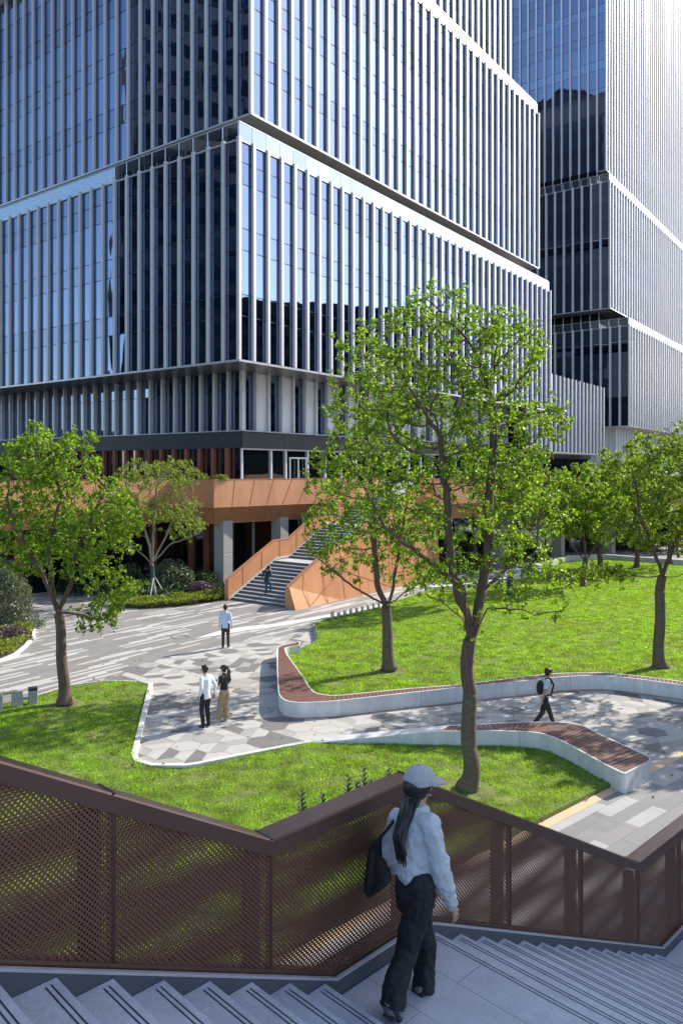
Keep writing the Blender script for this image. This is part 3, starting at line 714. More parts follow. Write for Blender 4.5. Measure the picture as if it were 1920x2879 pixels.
# neighbouring blocks outside the frame: two mirrored in the facades, the others added for stair shade and darker reflections
def plain_block(name, label, x0, y0, x1, y1, h, m, rot=0):
    t = empty(name, ((x0+x1)/2, (y0+y1)/2, 0), rot, label, 'building')
    b = MB(); b.box((0, 0, h/2), (x1-x0, y1-y0, h)); b.build('wall', m, t)
    b = MB(); wx, wy = (x1-x0)/2, (y1-y0)/2
    nx, ny = int(wx*2/3), int(wy*2/3)
    for k in range(int(h/4.2)):
        z = 2.2+k*4.2
        if z > h-2: break
        b.box((0, 0, z+.6), (wx*2+.12, wy*2+.12, 2.2))
    b.build('window_band', M['glass_nb'], t)
    b = MB()
    for k in range(nx+1):
        x = -wx+k*(2*wx/nx)
        for s_ in (-1, 1): b.box((x, s_*(wy+.12), h/2), (.35, .3, h))
    for k in range(ny+1):
        y = -wy+k*(2*wy/ny)
        for s_ in (-1, 1): b.box((s_*(wx+.12), y, h/2), (.3, .35, h))
    b.box((0, 0, h+.2), (wx*2+.5, wy*2+.5, .5))
    b.build('pier_and_cornice', M['nb'], t)
    return t
M['glass_nb'] = glass_mat('neighbour_glass', (.3, .4, .55), .02, (.003, .005, .009), gain=.08)
M['nb'] = mat('neighbour_dark_cladding', (.014, .018, .026), .6, .1)
M['nb2'] = mat('neighbour_pale_cladding', (.30, .31, .33), .6)
plain_block('neighbouring_tower', 'dark glass tower left of the plaza, seen only mirrored in the left facade', -112, 6, -72, 57, 130, M['nb'])
plain_block('neighbouring_block', 'mid-height dark block right of the plaza, mirrored low in the right facade', 92, 48, 125, 118, 40, M['nb'])
plain_block('neighbouring_block', 'unseen pale block beside the bridge stairs, added to shade the steps', 24.5, 7, 40, 26.2, 34, M['nb2'])  # unseen block, placed and sized to keep the stairs out of the sun

plain_block('neighbouring_block', 'long low dark block added far right behind the plaza to darken the shopfront reflection', 112, 125, 140, 240, 22, M['nb'])  # added to keep the bright horizon out of the right shopfront glass
plain_block('neighbouring_block', 'long low dark block added far left behind the plaza to darken the shopfront reflection', -150, 62, -125, 220, 15, M['nb'])  # added to cover the low horizon mirrored in the left glass
# ================================================================== PODIUM with copper band
PB = empty('podium_building', (-7.55, 46, 0), 0, 'low podium with a faceted copper-orange parapet band, grey columns and dark glass', 'building')
po = Vector((-7.55, 46, 0))
def ppart(b, name, m, parent=None, **k):
    b.v = [(v[0]-po.x, v[1]-po.y, v[2]) for v in b.v]; return b.build(name, m, parent or PB, **k)
def band(pts, offs_end0=0, cut=0):
    """pts: top polyline, building on the left side when walking (outside is right/near)"""
    n = len(pts); P = [Vector((x, y, 0)) for x, y in pts]
    nrm = []
    for i in range(n-1):
        d = (P[i+1]-P[i]).normalized(); nrm.append(Vector((d.y, -d.x, 0)))
    mit = []
    for i in range(n):
        a_ = nrm[max(i-1, 0)]; b_ = nrm[min(i, n-2)]; m_ = (a_+b_); m_ = m_/max(m_.dot(a_), .3) if m_.length > .1 else a_; mit.append(m_)
    prof = [(-.28, 5.52), (-.28, 6.5), (0, 6.5), (.16, 4.85), (-.45, 3.84), (-1.2, 3.84)]
    rings = []
    for i in range(n):
        r = []
        for o, z in prof:
            e = Vector((0, 0, 0))
            if i == n-1 and cut: e = (P[i-1]-P[i]).normalized()*(0 if z > 6 else cut*(6.5-z)/1.65 if z > 4 else cut*.85)
            q = P[i]+mit[i]*o+e; r.append((q.x, q.y, z))
        rings.append(r)
    b = MB(); seams = MB()
    for i in range(n-1):
        for k in range(len(prof)-1):
            b.add([rings[i][k], rings[i][k+1], rings[i+1][k+1], rings[i+1][k]], [(0, 1, 2, 3)])
        Ls = (P[i+1]-P[i]).length; m = max(1, round(Ls/1.55))
        for q in range(1, m):
            u = q/m; sk = .05
            def pt(k, u): a_, c_ = Vector(rings[i][k]), Vector(rings[i+1][k]); return a_.lerp(c_, u)
            nn = nrm[i]*.006
            seams.bar(pt(2, u)+nn, pt(3, u+sk/Ls)+nn, .03, .02); seams.bar(pt(3, u+sk/Ls)+nn, pt(4, u-.2/Ls)+nn, .03, .02)
    b.f.append([len(b.v)+i for i in range(6)]); b.m.append(0); b.v += rings[-1]
    b.f.append([len(b.v)+i for i in range(6)][::-1]); b.m.append(0); b.v += rings[0]
    for i in range(n):
        seams.bar(Vector(rings[i][2]), Vector(rings[i][3]), .04, .04); seams.bar(Vector(rings[i][3]), Vector(rings[i][4]), .04, .04)
        if i < n-1:
            seams.bar(Vector(rings[i][2])+Vector((0, 0, .01)), Vector(rings[i+1][2])+Vector((0, 0, .01)), .05, .03)
            seams.bar(Vector(rings[i][3]), Vector(rings[i+1][3]), .035, .035)
            seams.bar(Vector(rings[i][4]), Vector(rings[i+1][4]), .035, .035)
    ppart(b, 'parapet_band', M['orange']); ppart(seams, 'panel_seam', M['orange_seam'])
W = [(-21.8, 36.8), (-10.47, 48.1), (-7.55, 46), (1.19, 54.65)]
band(W, cut=1.9)
W2 = [(6.0, 50.2), (19.5, 61.0), (32, 68)]
band(W2)
# slab and soffit
sl_ = MB(); sl_.prism([(-21.3, 37.6), (-10.5, 48.5), (-7.6, 46.5), (.4, 54.3), (6.2, 51.2), (19, 61.5), (31, 68.5), (50, 100), (20, 100), (-12, 58), (-40, 62)], 4.6, 5.49)
ppart(sl_, 'terrace_slab', M['conc_grey'])
# ground floor
gw = [(-22.6, 39.6), (-10.3, 51.6), (-8.0, 49.9), (.8, 58.2)]
b = MB()
for i in range(len(gw)-1):
    b.bar(Vector((*gw[i], 2.2)), Vector((*gw[i+1], 2.2)), .1, 4.4)
gw2 = [(4.5, 57), (18.3, 65.5), (30, 73)]
for i in range(2): b.bar(Vector((*gw2[i], 2.2)), Vector((*gw2[i+1], 2.2)), .1, 4.4)
ppart(b, 'shopfront_glass', M['glass_dark'])
for i, m_, mm in ((0, 4, 'rust'), (1, 2, 'rust'), (2, 6, 'white_metal')):
    p, q = Vector((*gw[i], 0)), Vector((*gw[i+1], 0)); d = (q-p).normalized(); nn = Vector((d.y, -d.x, 0))
    for k in range(m_):
        c = p.lerp(q, (k+.4)/m_)+nn*.1; b = MB(); b.box((c.x, c.y, 2.2), (.5 if mm == 'rust' else .1, .14, 4.4), math.atan2(d.y, d.x)); ppart(b, 'panel' if mm == 'rust' else 'mullion', M[mm])
for k, (x, y, s_) in enumerate([(-7.2, 47.3, .8), (-4.0, 50.4, .8), (-.8, 53.6, .8), (11.5, 56.9, .8), (16.9, 71 - 10.5, .8), (22.5, 65.2, .8)]):
    c_ = MB(); c_.box((x, y, 1.0), (s_, s_, 1.98), RA); c_.box((x, y, 3.0), (s_, s_, 1.98), RA); c_.box((x, y, 2.0), (s_-.06, s_-.06, .1), RA); ppart(c_, 'column', M['conc_grey'], bevel=.02)

# ================================================================== far staircase
SL, SR = Vector((-5.97, 42.2, 0)), Vector((-2.7, 39.7, 0))
ST = empty('outdoor_staircase', (-4.3, 41, 0), 0, 'wide stone staircase between copper-orange walls rising to the terrace', 'staircase')
so_ = Vector((-4.3, 41, 0))
def spart(b, name, m, parent=None, **k):
    b.v = [(v[0]-so_.x, v[1]-so_.y, v[2]) for v in b.v]; return b.build(name, m, parent or ST, **k)
SA = A; wid = (SR-SL).length
prof = []   # (k, z) of nosings
k = 0; z = 0; rs, tr = .153, .312; steps = []
for fl_ in range(3):
    for i in range(12):
        z += rs; steps.append((k, k+(tr if i < 11 else 1.45), z)); k += tr if i < 11 else 1.45
M['stone_riser'] = mat('stair_riser_stone', (.11, .115, .12), .7, 0, .25, 2, stretch=(3, 3, 14))
M['stone_tread'] = mat('stair_tread_stone', (.42, .42, .41), .7, 0, .1, 4)
for (k0, k1, z) in steps:
    b = MB(); q = [SL+SA*k0, SR+SA*k0, SR+SA*k1, SL+SA*k1]
    b.prism([(p.x, p.y) for p in q], max(0, z-.6), z-.03, 0)
    q = [SL+SA*(k0-.02), SR+SA*(k0-.02), SR+SA*(k1-.022), SL+SA*(k1-.022)]
    b.prism([(p.x, p.y) for p in q], z-.03, z, 1)
    spart(b, 'step', [M['stone_riser'], M['stone_tread']])
kend = steps[-1][1]
def zf(kk):
    if kk < 0: return 0
    for k0, k1, z in steps:
        if kk < k1: return z
    return steps[-1][2]
# side walls: profile knees in (k, top z)
kn = [(-.25, 1.12), (3.6, 2.95), (4.9, 2.98), (8.4, 4.72), (9.7, 4.75), (13.2, 6.5), (kend, 6.52)]
def side_wall(base, off_in, off_out, name, zlow, out_sign, flare=0):
    n = -B if out_sign > 0 else B
    b = MB(); I = [base+SA*k+n*off_in for k, _ in kn]; O = [base+SA*k+n*off_out for k, _ in kn]
    for i in range(len(kn)-1):
        zi, zj = kn[i][1], kn[i+1][1]
        li = zlow if zlow is not None else 0; lj = li
        oi, oj = O[i]+n*0, O[i+1]
        a_, c_ = I[i], I[i+1]
        bo_i, bo_j = O[i]+n*flare, O[i+1]+n*flare
        b.add([(a_.x, a_.y, li), (c_.x, c_.y, lj), (c_.x, c_.y, zj), (a_.x, a_.y, zi)], [(0, 1, 2, 3)])
        b.add([(bo_i.x, bo_i.y, li), (bo_j.x, bo_j.y, lj), (oj.x, oj.y, zj), (oi.x, oi.y, zi)], [(3, 2, 1, 0)])
        b.add([(a_.x, a_.y, zi), (c_.x, c_.y, zj), (oj.x, oj.y, zj), (oi.x, oi.y, zi)], [(0, 1, 2, 3)])
    a_, oi, bo_i = I[0], O[0], O[0]+n*flare
    b.add([(a_.x, a_.y, 0), (a_.x, a_.y, kn[0][1]), (oi.x, oi.y, kn[0][1]), (bo_i.x, bo_i.y, 0)], [(0, 1, 2, 3)])
    spart(b, name, M['orange'])
    s = MB()
    for i in range(len(kn)-1):
        s.bar(Vector((*I[i].xy, kn[i][1]+.012)), Vector((*I[i+1].xy, kn[i+1][1]+.012)), .05, .03); s.bar(Vector((*O[i].xy, kn[i][1]+.012)), Vector((*O[i+1].xy, kn[i+1][1]+.012)), .05, .03)
    s.bar(Vector((*I[0].xy, 0)), Vector((*I[0].xy, kn[0][1])), .05, .05); s.bar(Vector((*(O[0]+n*flare).xy, 0)), Vector((*O[0].xy, kn[0][1])), .05, .05)
    kk = .9
    while kk < kend:
        # vertical seams
        for j in range(len(kn)-1):
            if kn[j][0] <= kk <= kn[j+1][0]:
                u = (kk-kn[j][0])/(kn[j+1][0]-kn[j][0]); zt = kn[j][1]*(1-u)+kn[j+1][1]*u
                p = base+SA*kk
                if out_sign > 0:
                    q0 = p+n*(off_out+flare+.008); q1 = p+n*(off_out+.008); s.bar(Vector((*q0.xy, 0)), Vector((*q1.xy, zt)), .028, .018)
                else:
                    q1 = p+n*(off_in-.008); s.bar(Vector((*q1.xy, zt-1.1)), Vector((*q1.xy, zt)), .028, .018)
        kk += 1.55
    if out_sign > 0:
        for (k0, z0, k1, z1) in ((.9, 0, 4.0, 1.55), (4.0, 1.55, 5.5, 2.6), (4.0, 1.55, 9.0, 0), (5.5, 2.6, 9, 2.4), (9, 0, 9.0, 4.6), (9, 2.4, 13, 4.5), (9, 2.4, 13, .2)):
            f0 = off_out+flare*(1-z0/zf_top(k0))+.01; f1 = off_out+flare*(1-z1/zf_top(k1))+.01
            q0 = base+SA*k0+n*f0; q1 = base+SA*k1+n*f1; s.bar(Vector((*q0.xy, z0)), Vector((*q1.xy, z1)), .03, .02)
    spart(s, 'panel_seam', M['orange_seam'])
def zf_top(kk):
    for j in range(len(kn)-1):
        if kk <= kn[j+1][0]:
            u = (kk-kn[j][0])/(kn[j+1][0]-kn[j][0]); return kn[j][1]*(1-u)+kn[j+1][1]*u
    return kn[-1][1]
side_wall(SR, .02, .24, 'side_wall', 0, 1, .42)
side_wall(SL, .02, .24, 'side_wall', 0, -1, 0)
b = MB()
for i in range(len(kn)-1):
    p = SL-B*.03+SA*kn[i][0]; q = SL-B*.03+SA*kn[i+1][0]
    b.bar(Vector((*p.xy, kn[i][1]-1.02)), Vector((*q.xy, kn[i+1][1]-1.02)), .06, .12)
spart(b, 'skirting', M['stone_tread'])

# ================================================================== FOREGROUND STAIR + RAILING
P0 = Vector((-.067, 5.5, 0))
def RP(s, off, z): p = P0+E1*s+E2*off; return Vector((p.x, p.y, z))
rise, tread = .155, .32
FS = empty('foreground_staircase', RP(0, 3, 3.38), 0, 'pale granite stairs with dark grooves descending along the brown railing', 'staircase')
fo = FS.location.copy()
def fpart(b, name, m, parent=None, **k):
    b.v = [(v[0]-fo.x, v[1]-fo.y, v[2]-fo.z) for v in b.v]; return b.build(name, m, parent or FS, **k)
ZL, SW = 3.38, 8.0
def quadp(s0, s1, o0=.06, o1=SW): return [(RP(s0, o0, 0).x, RP(s0, o0, 0).y), (RP(s1, o0, 0).x, RP(s1, o0, 0).y), (RP(s1, o1, 0).x, RP(s1, o1, 0).y), (RP(s0, o1, 0).x, RP(s0, o1, 0).y)]
def nosing_grooves(b, s_edge, z):
    for d in (.045, .075):
        s_ = s_edge-d
        b.add([RP(s_-.0045, .10, z+.0015), RP(s_+.0045, .10, z+.0015), RP(s_+.0045, SW-.02, z+.0015), RP(s_-.0045, SW-.02, z+.0015)], [(0, 1, 2, 3)], 1)
S1 = -.14
for i in range(13):     # flight 1, going up towards the camera
    e = S1-i*tread; z = ZL+(i+1)*rise; far = e-tread-.02
    b = MB(); b.prism(quadp(e-tread if i < 12 else e-6, e), z-.4, z-.028, 0)
    b.prism(quadp(e-tread-.0 if i < 12 else e-6, e+.015), z-.028, z, 0)
    nosing_grooves(b, e+.015, z); fpart(b, 'step', [M['granite'], M['groove']])
S2 = 1.10
b = MB()
sj = [S1, .30, .72, S2]
for i in range(3):
    oo = .06
    widths = [0.5, 1.25, 1.25, 1.25, 1.25, 1.25, 1.2] if i != 1 else [1.1, 1.25, 1.25, 1.25, 1.25, 1.25, .6]
    for wv in widths:
        b.prism(quadp(sj[i]+.002 if i else S1-.3, sj[i+1]-.002, oo+.002, oo+wv-.003), ZL-.05, ZL, 0); oo += wv
b.prism(quadp(S1-.4, S2-.01), ZL-.5, ZL-.012, 1)
nosing_grooves(b, S2, ZL); fpart(b, 'landing', [M['granite2'], M['groove']])
NS2 = 14
for i in range(NS2-1):
    s0 = S2+i*tread; z = ZL-(i+1)*rise
    b = MB(); b.prism(quadp(s0-.05, s0+tread), z-.4, z-.028, 0); b.prism(quadp(s0-.05, s0+tread+.015), z-.028, z, 0)
    nosing_grooves(b, s0+tread+.015, z); fpart(b, 'step', [M['granite'], M['groove']])
z2 = ZL-NS2*rise; s3 = S2+(NS2-1)*tread
b = MB(); s_ = s3-.05
for k_ in range(3):
    b.prism(quadp(s_+.003, s_+.6-.003, .06, 3.0), z2-.05, z2, 0); b.prism(quadp(s_+.003, s_+.6-.003, 3.006, SW), z2-.05, z2, 0); s_ += .6
b.prism(quadp(s3-.05, s3+1.8), z2-.5, z2-.012, 1); fpart(b, 'landing', [M['granite2'], M['groove']])
for i in range(8):
    s0 = s3+1.75+i*tread; z = z2-(i+1)*rise
    b = MB(); b.prism(quadp(s0, s0+tread), max(z-.4, 0), z, 0); nosing_grooves(b, s0+tread, z); fpart(b, 'step', [M['granite'], M['groove']])
# stringer (curb) following the slopes
SLP = .484
ck = [(-4.6, ZL+.12+4.6*SLP), (0, ZL+.12), (.976, ZL+.12), (5.5, z2+.12), (7.0, z2+.12), (9.6, .12)]
b = MB()
for i in range(len(ck)-1):
    (s0, z0), (s1, z1) = ck[i], ck[i+1]
    vs = [RP(s0, -.16, z0-.75), RP(s1, -.16, z1-.75), RP(s1, -.16, z1), RP(s0, -.16, z0), RP(s0, .055, z0-.75), RP(s1, .055, z1-.75), RP(s1, .055, z1), RP(s0, .055, z0)]
    b.add(vs, [(0, 3, 2, 1), (4, 5, 6, 7), (3, 7, 6, 2), (0, 1, 5, 4)])
fpart(b, 'stringer', M['stringer'])
b = MB()
for i in range(len(ck)-1):
    (s0, z0), (s1, z1) = ck[i], ck[i+1]; b.bar(RP(s0, .045, z0+.004), RP(s1, .045, z1+.004), .028, .016)
fpart(b, 'edge_strip', M['coping'])
# railing
RG = empty('perforated_railing', RP(0, 0, ZL), 0, 'dark brown zigzag railing of perforated metal panels along the granite stairs', 'railing')
ro = RG.location.copy()
def rpart(b, name, m, parent=None, **k):
    b.v = [(v[0]-ro.x, v[1]-ro.y, v[2]-ro.z) for v in b.v]; return b.build(name, m, parent or RG, **k)
rk = [(-4.6, 4.67+4.035*.56), (-.565, 4.67), (.89, 4.67), (4.92, 2.56), (7.3, 2.54), (9.6, 1.3)]
def ztop(s_, tab):
    for i in range(len(tab)-1):
        if s_ <= tab[i+1][0]:
            u = (s_-tab[i][0])/(tab[i+1][0]-tab[i][0]); return tab[i][1]*(1-u)+tab[i+1][1]*u
    return tab[-1][1]
b = MB()
for i in range(len(rk)-1):
    (s0, z0), (s1, z1) = rk[i], rk[i+1]
    prof_ = [(-.155, 0), (-.155, -.11), (.03, -.11), (.03, -.012), (.018, 0)]
    r0 = [RP(s0, o, z0+dz) for o, dz in prof_]; r1 = [RP(s1, o, z1+dz) for o, dz in prof_]; m_ = len(prof_)
    b.add(r0+r1, [(k, (k+1) % m_, m_+(k+1) % m_, m_+k) for k in range(m_)])
    if i: b.add(r0, [tuple(range(m_))])
rpart(b, 'handrail', M['brown'])
js = [-4.0, -2.85, -1.695, -.565, .89, 2.26, 3.59, 4.92, 6.1, 7.3, 8.5]
M['brown_dark'] = mat('brown_post', (.075, .038, .027), .5, .2)
bj = MB()
for s_ in (-1.695, -.565, .89, 4.92): zt = ztop(s_, rk); bj.bar(RP(s_-.002, -.16, zt+.004), RP(s_-.002, .034, zt+.004), .012, .006)
rpart(bj, 'joint_plate', M['groove'])
all_s = sorted(set(js+[0, .976, 5.5]))
for s_ in js:
    b = MB(); z0, z1 = ztop(s_, ck), ztop(s_, rk)-.10
    b.bar(RP(s_, -.012, z0), RP(s_, -.012, z1), .045, .03); rpart(b, 'panel_frame', M['brown'])
    b = MB(); b.bar(RP(s_-.10, -.075, z0-.2), RP(s_-.10, -.075, z1), .11, .06); rpart(b, 'post', M['brown_dark'])
for i in range(len(js)-1):
    s0, s1 = js[i], js[i+1]
    knots = [s0]+[x for x in (-.565, 0, .89, .976, 4.92, 5.5, 7.0, 7.3) if s0+.01 < x < s1-.01]+[s1]
    for off in (0, -.13):
        # local frame: x along the rail so that the holes run straight
        b = MB(); top = []; bot = []
        for s_ in knots: top.append((s_, 0, ztop(s_, rk)-.06-ZL)); bot.append((s_, 0, ztop(s_, ck)-ZL))
        b.v = bot+top[::-1]; b.f = [list(range(len(b.v)))]; b.m = [0]
        o = b.build('perforated_panel', M['perf'] if off == 0 else M['perf_back'], RG); o.rotation_euler = (0, 0, math.atan2(E1.y, E1.x)); q = E2*off; o.location = (q.x, q.y, 0)
b = MB()
for i in range(len(ck)-1):
    (s0, z0), (s1, z1) = ck[i], ck[i+1]; b.bar(RP(s0, -.01, z0+.02), RP(s1, -.01, z1+.02), .05, .035)
rpart(b, 'bottom_rail', M['brown'])
#@@PART2
# ================================================================== TREES
def unit(v): return v/np.maximum(np.linalg.norm(v, axis=-1, keepdims=True), 1e-9)
def leaves_mesh(name, P, size, m, parent, droop=.3, elong=1.0):
    """leaf = two folded halves sharing a midrib (4 verts, 2 tris); one island per leaf"""
    n = len(P)
    d = unit(rng.normal(size=(n, 3))+np.array([0, 0, -droop])); s = unit(np.cross(d, rng.normal(size=(n, 3)))); u = np.cross(d, s)
    L = (size*rng.uniform(.65, 1.25, n))[:, None]; W_ = L*.46/elong
    base = P; tip = P+d*L
    mid = P+d*L*.45
    a_ = mid+s*W_+u*W_*.35; b_ = mid-s*W_+u*W_*.35
    V = np.stack([base, a_, tip, b_], 1).reshape(-1, 3)
    k = np.arange(n)[:, None]*4
    FV = np.concatenate([k+np.array([[0, 1, 2]]), k+np.array([[0, 2, 3]])], 1).ravel()
    return np_mesh(name, V, FV, 3, m, parent)
def tree(base, trunk, limbs, blobs, label, nleaf, lsize, bark='bark', leafm='leaf', r0=.2, natt=900, step=.28, wraph=None, wrapm='wrap', group=None, droop=.3, seed=1, stakes=False, name='plaza_tree', elong=1.0, tipr=.007):
    """trunk: world points from ground to fork; limbs: lists of world points starting at fork;
       blobs: ((center),(rx,ry,rz),weight) crown ellipsoids, grown by space colonisation"""
    r = np.random.default_rng(seed); base = Vector(base)
    root = empty(name, base, 0, label, 'tree', group)
    nodes = []; par = []
    def add(p, pi): nodes.append(Vector(p)); par.append(pi); return len(nodes)-1
    last = -1
    def path(pts, start):
        last = start
        for i in range(len(pts)-1 if start < 0 else len(pts)):
            pass
        seq = pts
        if start >= 0: seq = [nodes[start]]+list(pts)
        else: last = add(seq[0], -1)
        for i in range(len(seq)-1):
            a_, b_ = Vector(seq[i]), Vector(seq[i+1]); m = max(1, round((b_-a_).length/step))
            side = Vector(r.normal(0, .035, 3)); 
            for q in range(1, m+1):
                u = q/m; p = a_.lerp(b_, u)+side*math.sin(u*math.pi)+(Vector(r.normal(0, .012, 3)) if start >= 0 else Vector((0, 0, 0)))
                last = add(p, last)
        return last
    fork = path(trunk, -1); ntr = len(nodes)
    for lb in limbs:
        st_ = fork
        if isinstance(lb[0], int): st_ = lb[0]; lb = lb[1:]
        path(lb, st_)
    # attraction points
    W_ = np.array([b_[2] for b_ in blobs]); W_ = W_/W_.sum(); att = []
    for k in range(natt):
        b_ = blobs[r.choice(len(blobs), p=W_)]; v = unit(r.normal(size=3))*(r.random()**.30)
        if math.sin(v[0]*5.1+seed+k*.0)*math.sin(v[1]*4.7+seed*2)*math.sin(v[2]*5.3+1) > .30: continue
        att.append(Vector((b_[0][0]+v[0]*b_[1][0], b_[0][1]+v[1]*b_[1][1], b_[0][2]+v[2]*b_[1][2])))
    alive = att; it = 0
    while alive and it < 70:
        it += 1
        kd = kdtree.KDTree(len(nodes))
        for i, p in enumerate(nodes): kd.insert(p, i)
        kd.balance(); pull = {}
        keep = []
        for a_ in alive:
            co, i, d_ = kd.find(a_)
            if i < ntr-2 and d_ > .5 and ntr > 3: i = i
            if d_ < step*1.1: continue
            keep.append(a_)
            if d_ < 3.2: pull[i] = pull.get(i, Vector((0, 0, 0)))+(a_-co).normalized()
        alive = keep
        if not pull: break
        for i, v in pull.items():
            if i < ntr-1: continue
            if v.length < .3: continue
            dirn = (v.normalized()+Vector(r.normal(0, .16, 3))+Vector((0, 0, .06))).normalized()
            add(nodes[i]+dirn*step, i)
        if len(nodes) > 6000: break
    n = len(nodes); ch = [[] for _ in range(n)]
    for i in range(n):
        if par[i] >= 0: ch[par[i]].append(i)
    rad = [0.0]*n; dep = [0]*n
    for i in range(n-1, -1, -1):
        if not ch[i]: rad[i] = tipr; dep[i] = 0
        else:
            rad[i] = sum(rad[c]**2.15 for c in ch[i])**(1/2.15); dep[i] = 1+min(dep[c] for c in ch[i])
    k_ = r0/max(rad[ntr-1], 1e-6)
    sc_ = k_ if k_ < 1 else k_**.9
    # scale radii smoothly so that the fork has radius r0
    for i in range(n): rad[i] = tipr*(rad[i]/tipr)**(math.log(r0/tipr)/math.log(max(rad[ntr-1], tipr*2)/tipr)) if rad[i] > tipr else tipr
    H_ = max(nodes[ntr-1].z-base.z, .1)
    for i in range(ntr):
        h_ = (nodes[i].z-base.z)/H_; rad[i] = r0*(1.22-.22*h_)+r0*.75*math.exp(-h_*H_*6)
    tb = MB()
    tb.tube([nodes[i]-base for i in range(ntr)], [rad[i]*(1+r.uniform(-.03, .03)) for i in range(ntr)], 12, cap=False)
    done = set()
    for i in range(ntr-1, n):
        for c in ch[i]:
            if c in done: continue
            # follow the main child to make one continuous tube
            seq = [i, c]; done.add(c)
            while ch[seq[-1]]:
                nx = max(ch[seq[-1]], key=lambda q: rad[q]); seq.append(nx); done.add(nx)
            rr = [min(rad[q], rad[c]*1.15) for q in seq]
            tb.tube([nodes[q]-base for q in seq], rr, 7 if rr[0] > .04 else 4 if rr[0] > .014 else 3, cap=False)
    tb.build('trunk', M[bark], root, smooth=True)
    if wraph:
        zs = np.linspace(wraph[0], wraph[1], 26); pts = []; rr = []
        for z in zs:
            # point on trunk at this height
            for i in range(ntr-1):
                if nodes[i].z-base.z <= z <= nodes[i+1].z-base.z+1e-6:
                    u = (z-(nodes[i].z-base.z))/max(nodes[i+1].z-nodes[i].z, 1e-6); pts.append(nodes[i].lerp(nodes[i+1], u)-base); rr.append((rad[i]*(1-u)+rad[i+1]*u)*1.02+r.uniform(.001, .010)); break
        if len(pts) > 2: wb = MB(); wb.tube(pts, rr, 14); wb.build('trunk_wrap', M[wrapm], root, smooth=True)
    if stakes:
        for k in range(3):
            a_ = .4+k*2.1; s_ = MB(); s_.tube([Vector((math.cos(a_)*.75, math.sin(a_)*.75, 0)), Vector((math.cos(a_)*.08, math.sin(a_)*.08, 1.25))], [.03, .03], 6); s_.build('stake', M['conc'], root)
    # leaves near fine twigs
    tw = [i for i in range(ntr, n) if rad[i] < tipr*2.6]
    wgt = np.array([1.0 if dep[i] < 3 else .5 for i in tw]); wgt /= wgt.sum()
    # whole twigs carry more or fewer leaves -> light and dense clumps
    pos = np.array([nodes[i] for i in tw])
    cl = .35+np.clip(np.sin(pos[:, 0]*1.9+seed)*np.sin(pos[:, 1]*2.1)*np.sin(pos[:, 2]*2.3+1)+.55, 0, 1.3); wgt *= .35+cl; wgt /= wgt.sum()
    pick = r.choice(len(tw), nleaf, p=wgt)
    ncl = nleaf; grp = max(1, nleaf//11); cidx = r.choice(len(tw), grp, p=wgt); cen = pos[cidx]+unit(r.normal(size=(grp, 3)))*.13; 
    # small rosettes
    ros = cen[r.integers(0, grp, ncl)]+unit(r.normal(size=(ncl, 3)))*(r.random((ncl, 1))**.6)*lsize*1.05
    P = ros-np.array(base)
    leaves_mesh('crown', P, lsize, M[leafm], root, droop, elong)
    return root
def rosettes(n): return n
def Z(px, py, D, dd=0): return at(px, py, D+dd)

# main tree, right of centre
D = 16.9
bm = Vector((at(1313, 2232, D).x, D, .12))
tree(bm, [bm, Z(1318, 2100, D), Z(1322, 1950, D), Z(1320, 1800, D)],
     [[Z(1290, 1690, D, -.1), Z(1268, 1560, D, -.3), Z(1255, 1400, D, -.3), Z(1240, 1230, D, -.4)],
      [Z(1345, 1700, D, .2), Z(1368, 1590, D, .3), Z(1372, 1440, D, .5), Z(1385, 1250, D, .4), Z(1370, 1080, D, .4)],
      [Z(1300, 1740, D, .4), Z(1240, 1690, D, .8), Z(1200, 1670, D, 1.0)],
      [Z(1372, 1710, D, -.4), Z(1430, 1715, D, -.9), Z(1500, 1730, D, -1.4), Z(1580, 1720, D, -1.6)],
      [Z(1360, 1660, D, -.2), Z(1420, 1600, D, -.5), Z(1500, 1560, D, -.6)],
      [Z(1300, 1650, D, -.4), Z(1180, 1560, D, -.7), Z(1080, 1480, D, -.9)]],
     [(tuple(at(1250, 1020, D)), (2.0, 2.0, 1.3), 3), (tuple(at(1400, 1000, D)), (1.2, 1.6, 1.1), 1.6), (tuple(at(1230, 870, D)), (1.0, 1.1, .55), .9), (tuple(at(1430, 940, D)), (.8, .9, .6), .5),
      (tuple(at(1250, 1250, D)), (2.6, 2.2, 1.2), 3.2), (tuple(at(1430, 1180, D)), (1.3, 1.4, .9), 1.2), (tuple(at(1080, 1420, D)), (1.6, 1.5, .9), 1.2), (tuple(at(1470, 1430, D)), (1.2, 1.3, .8), .8),
      (tuple(at(1510, 1640, D)), (1.1, 1.0, .45), .55), (tuple(at(1250, 1500, D)), (1.5, 1.4, .7), .6), (tuple(at(1560, 1170, D)), (.45, .6, .4), .25), (tuple(at(1130, 1130, D)), (1.0, 1.2, .8), .8), (tuple(at(1330, 1560, D)), (2.0, 1.6, .9), 1.1), (tuple(at(1380, 1350, D)), (1.6, 1.6, .9), 1.1)],
     'large open-crowned tree right of centre, its trunk wrapped, nearest to the railing', 33000, .066, r0=.138, natt=3000, step=.19, wraph=(.02, 2.1), seed=3, tipr=.0075)
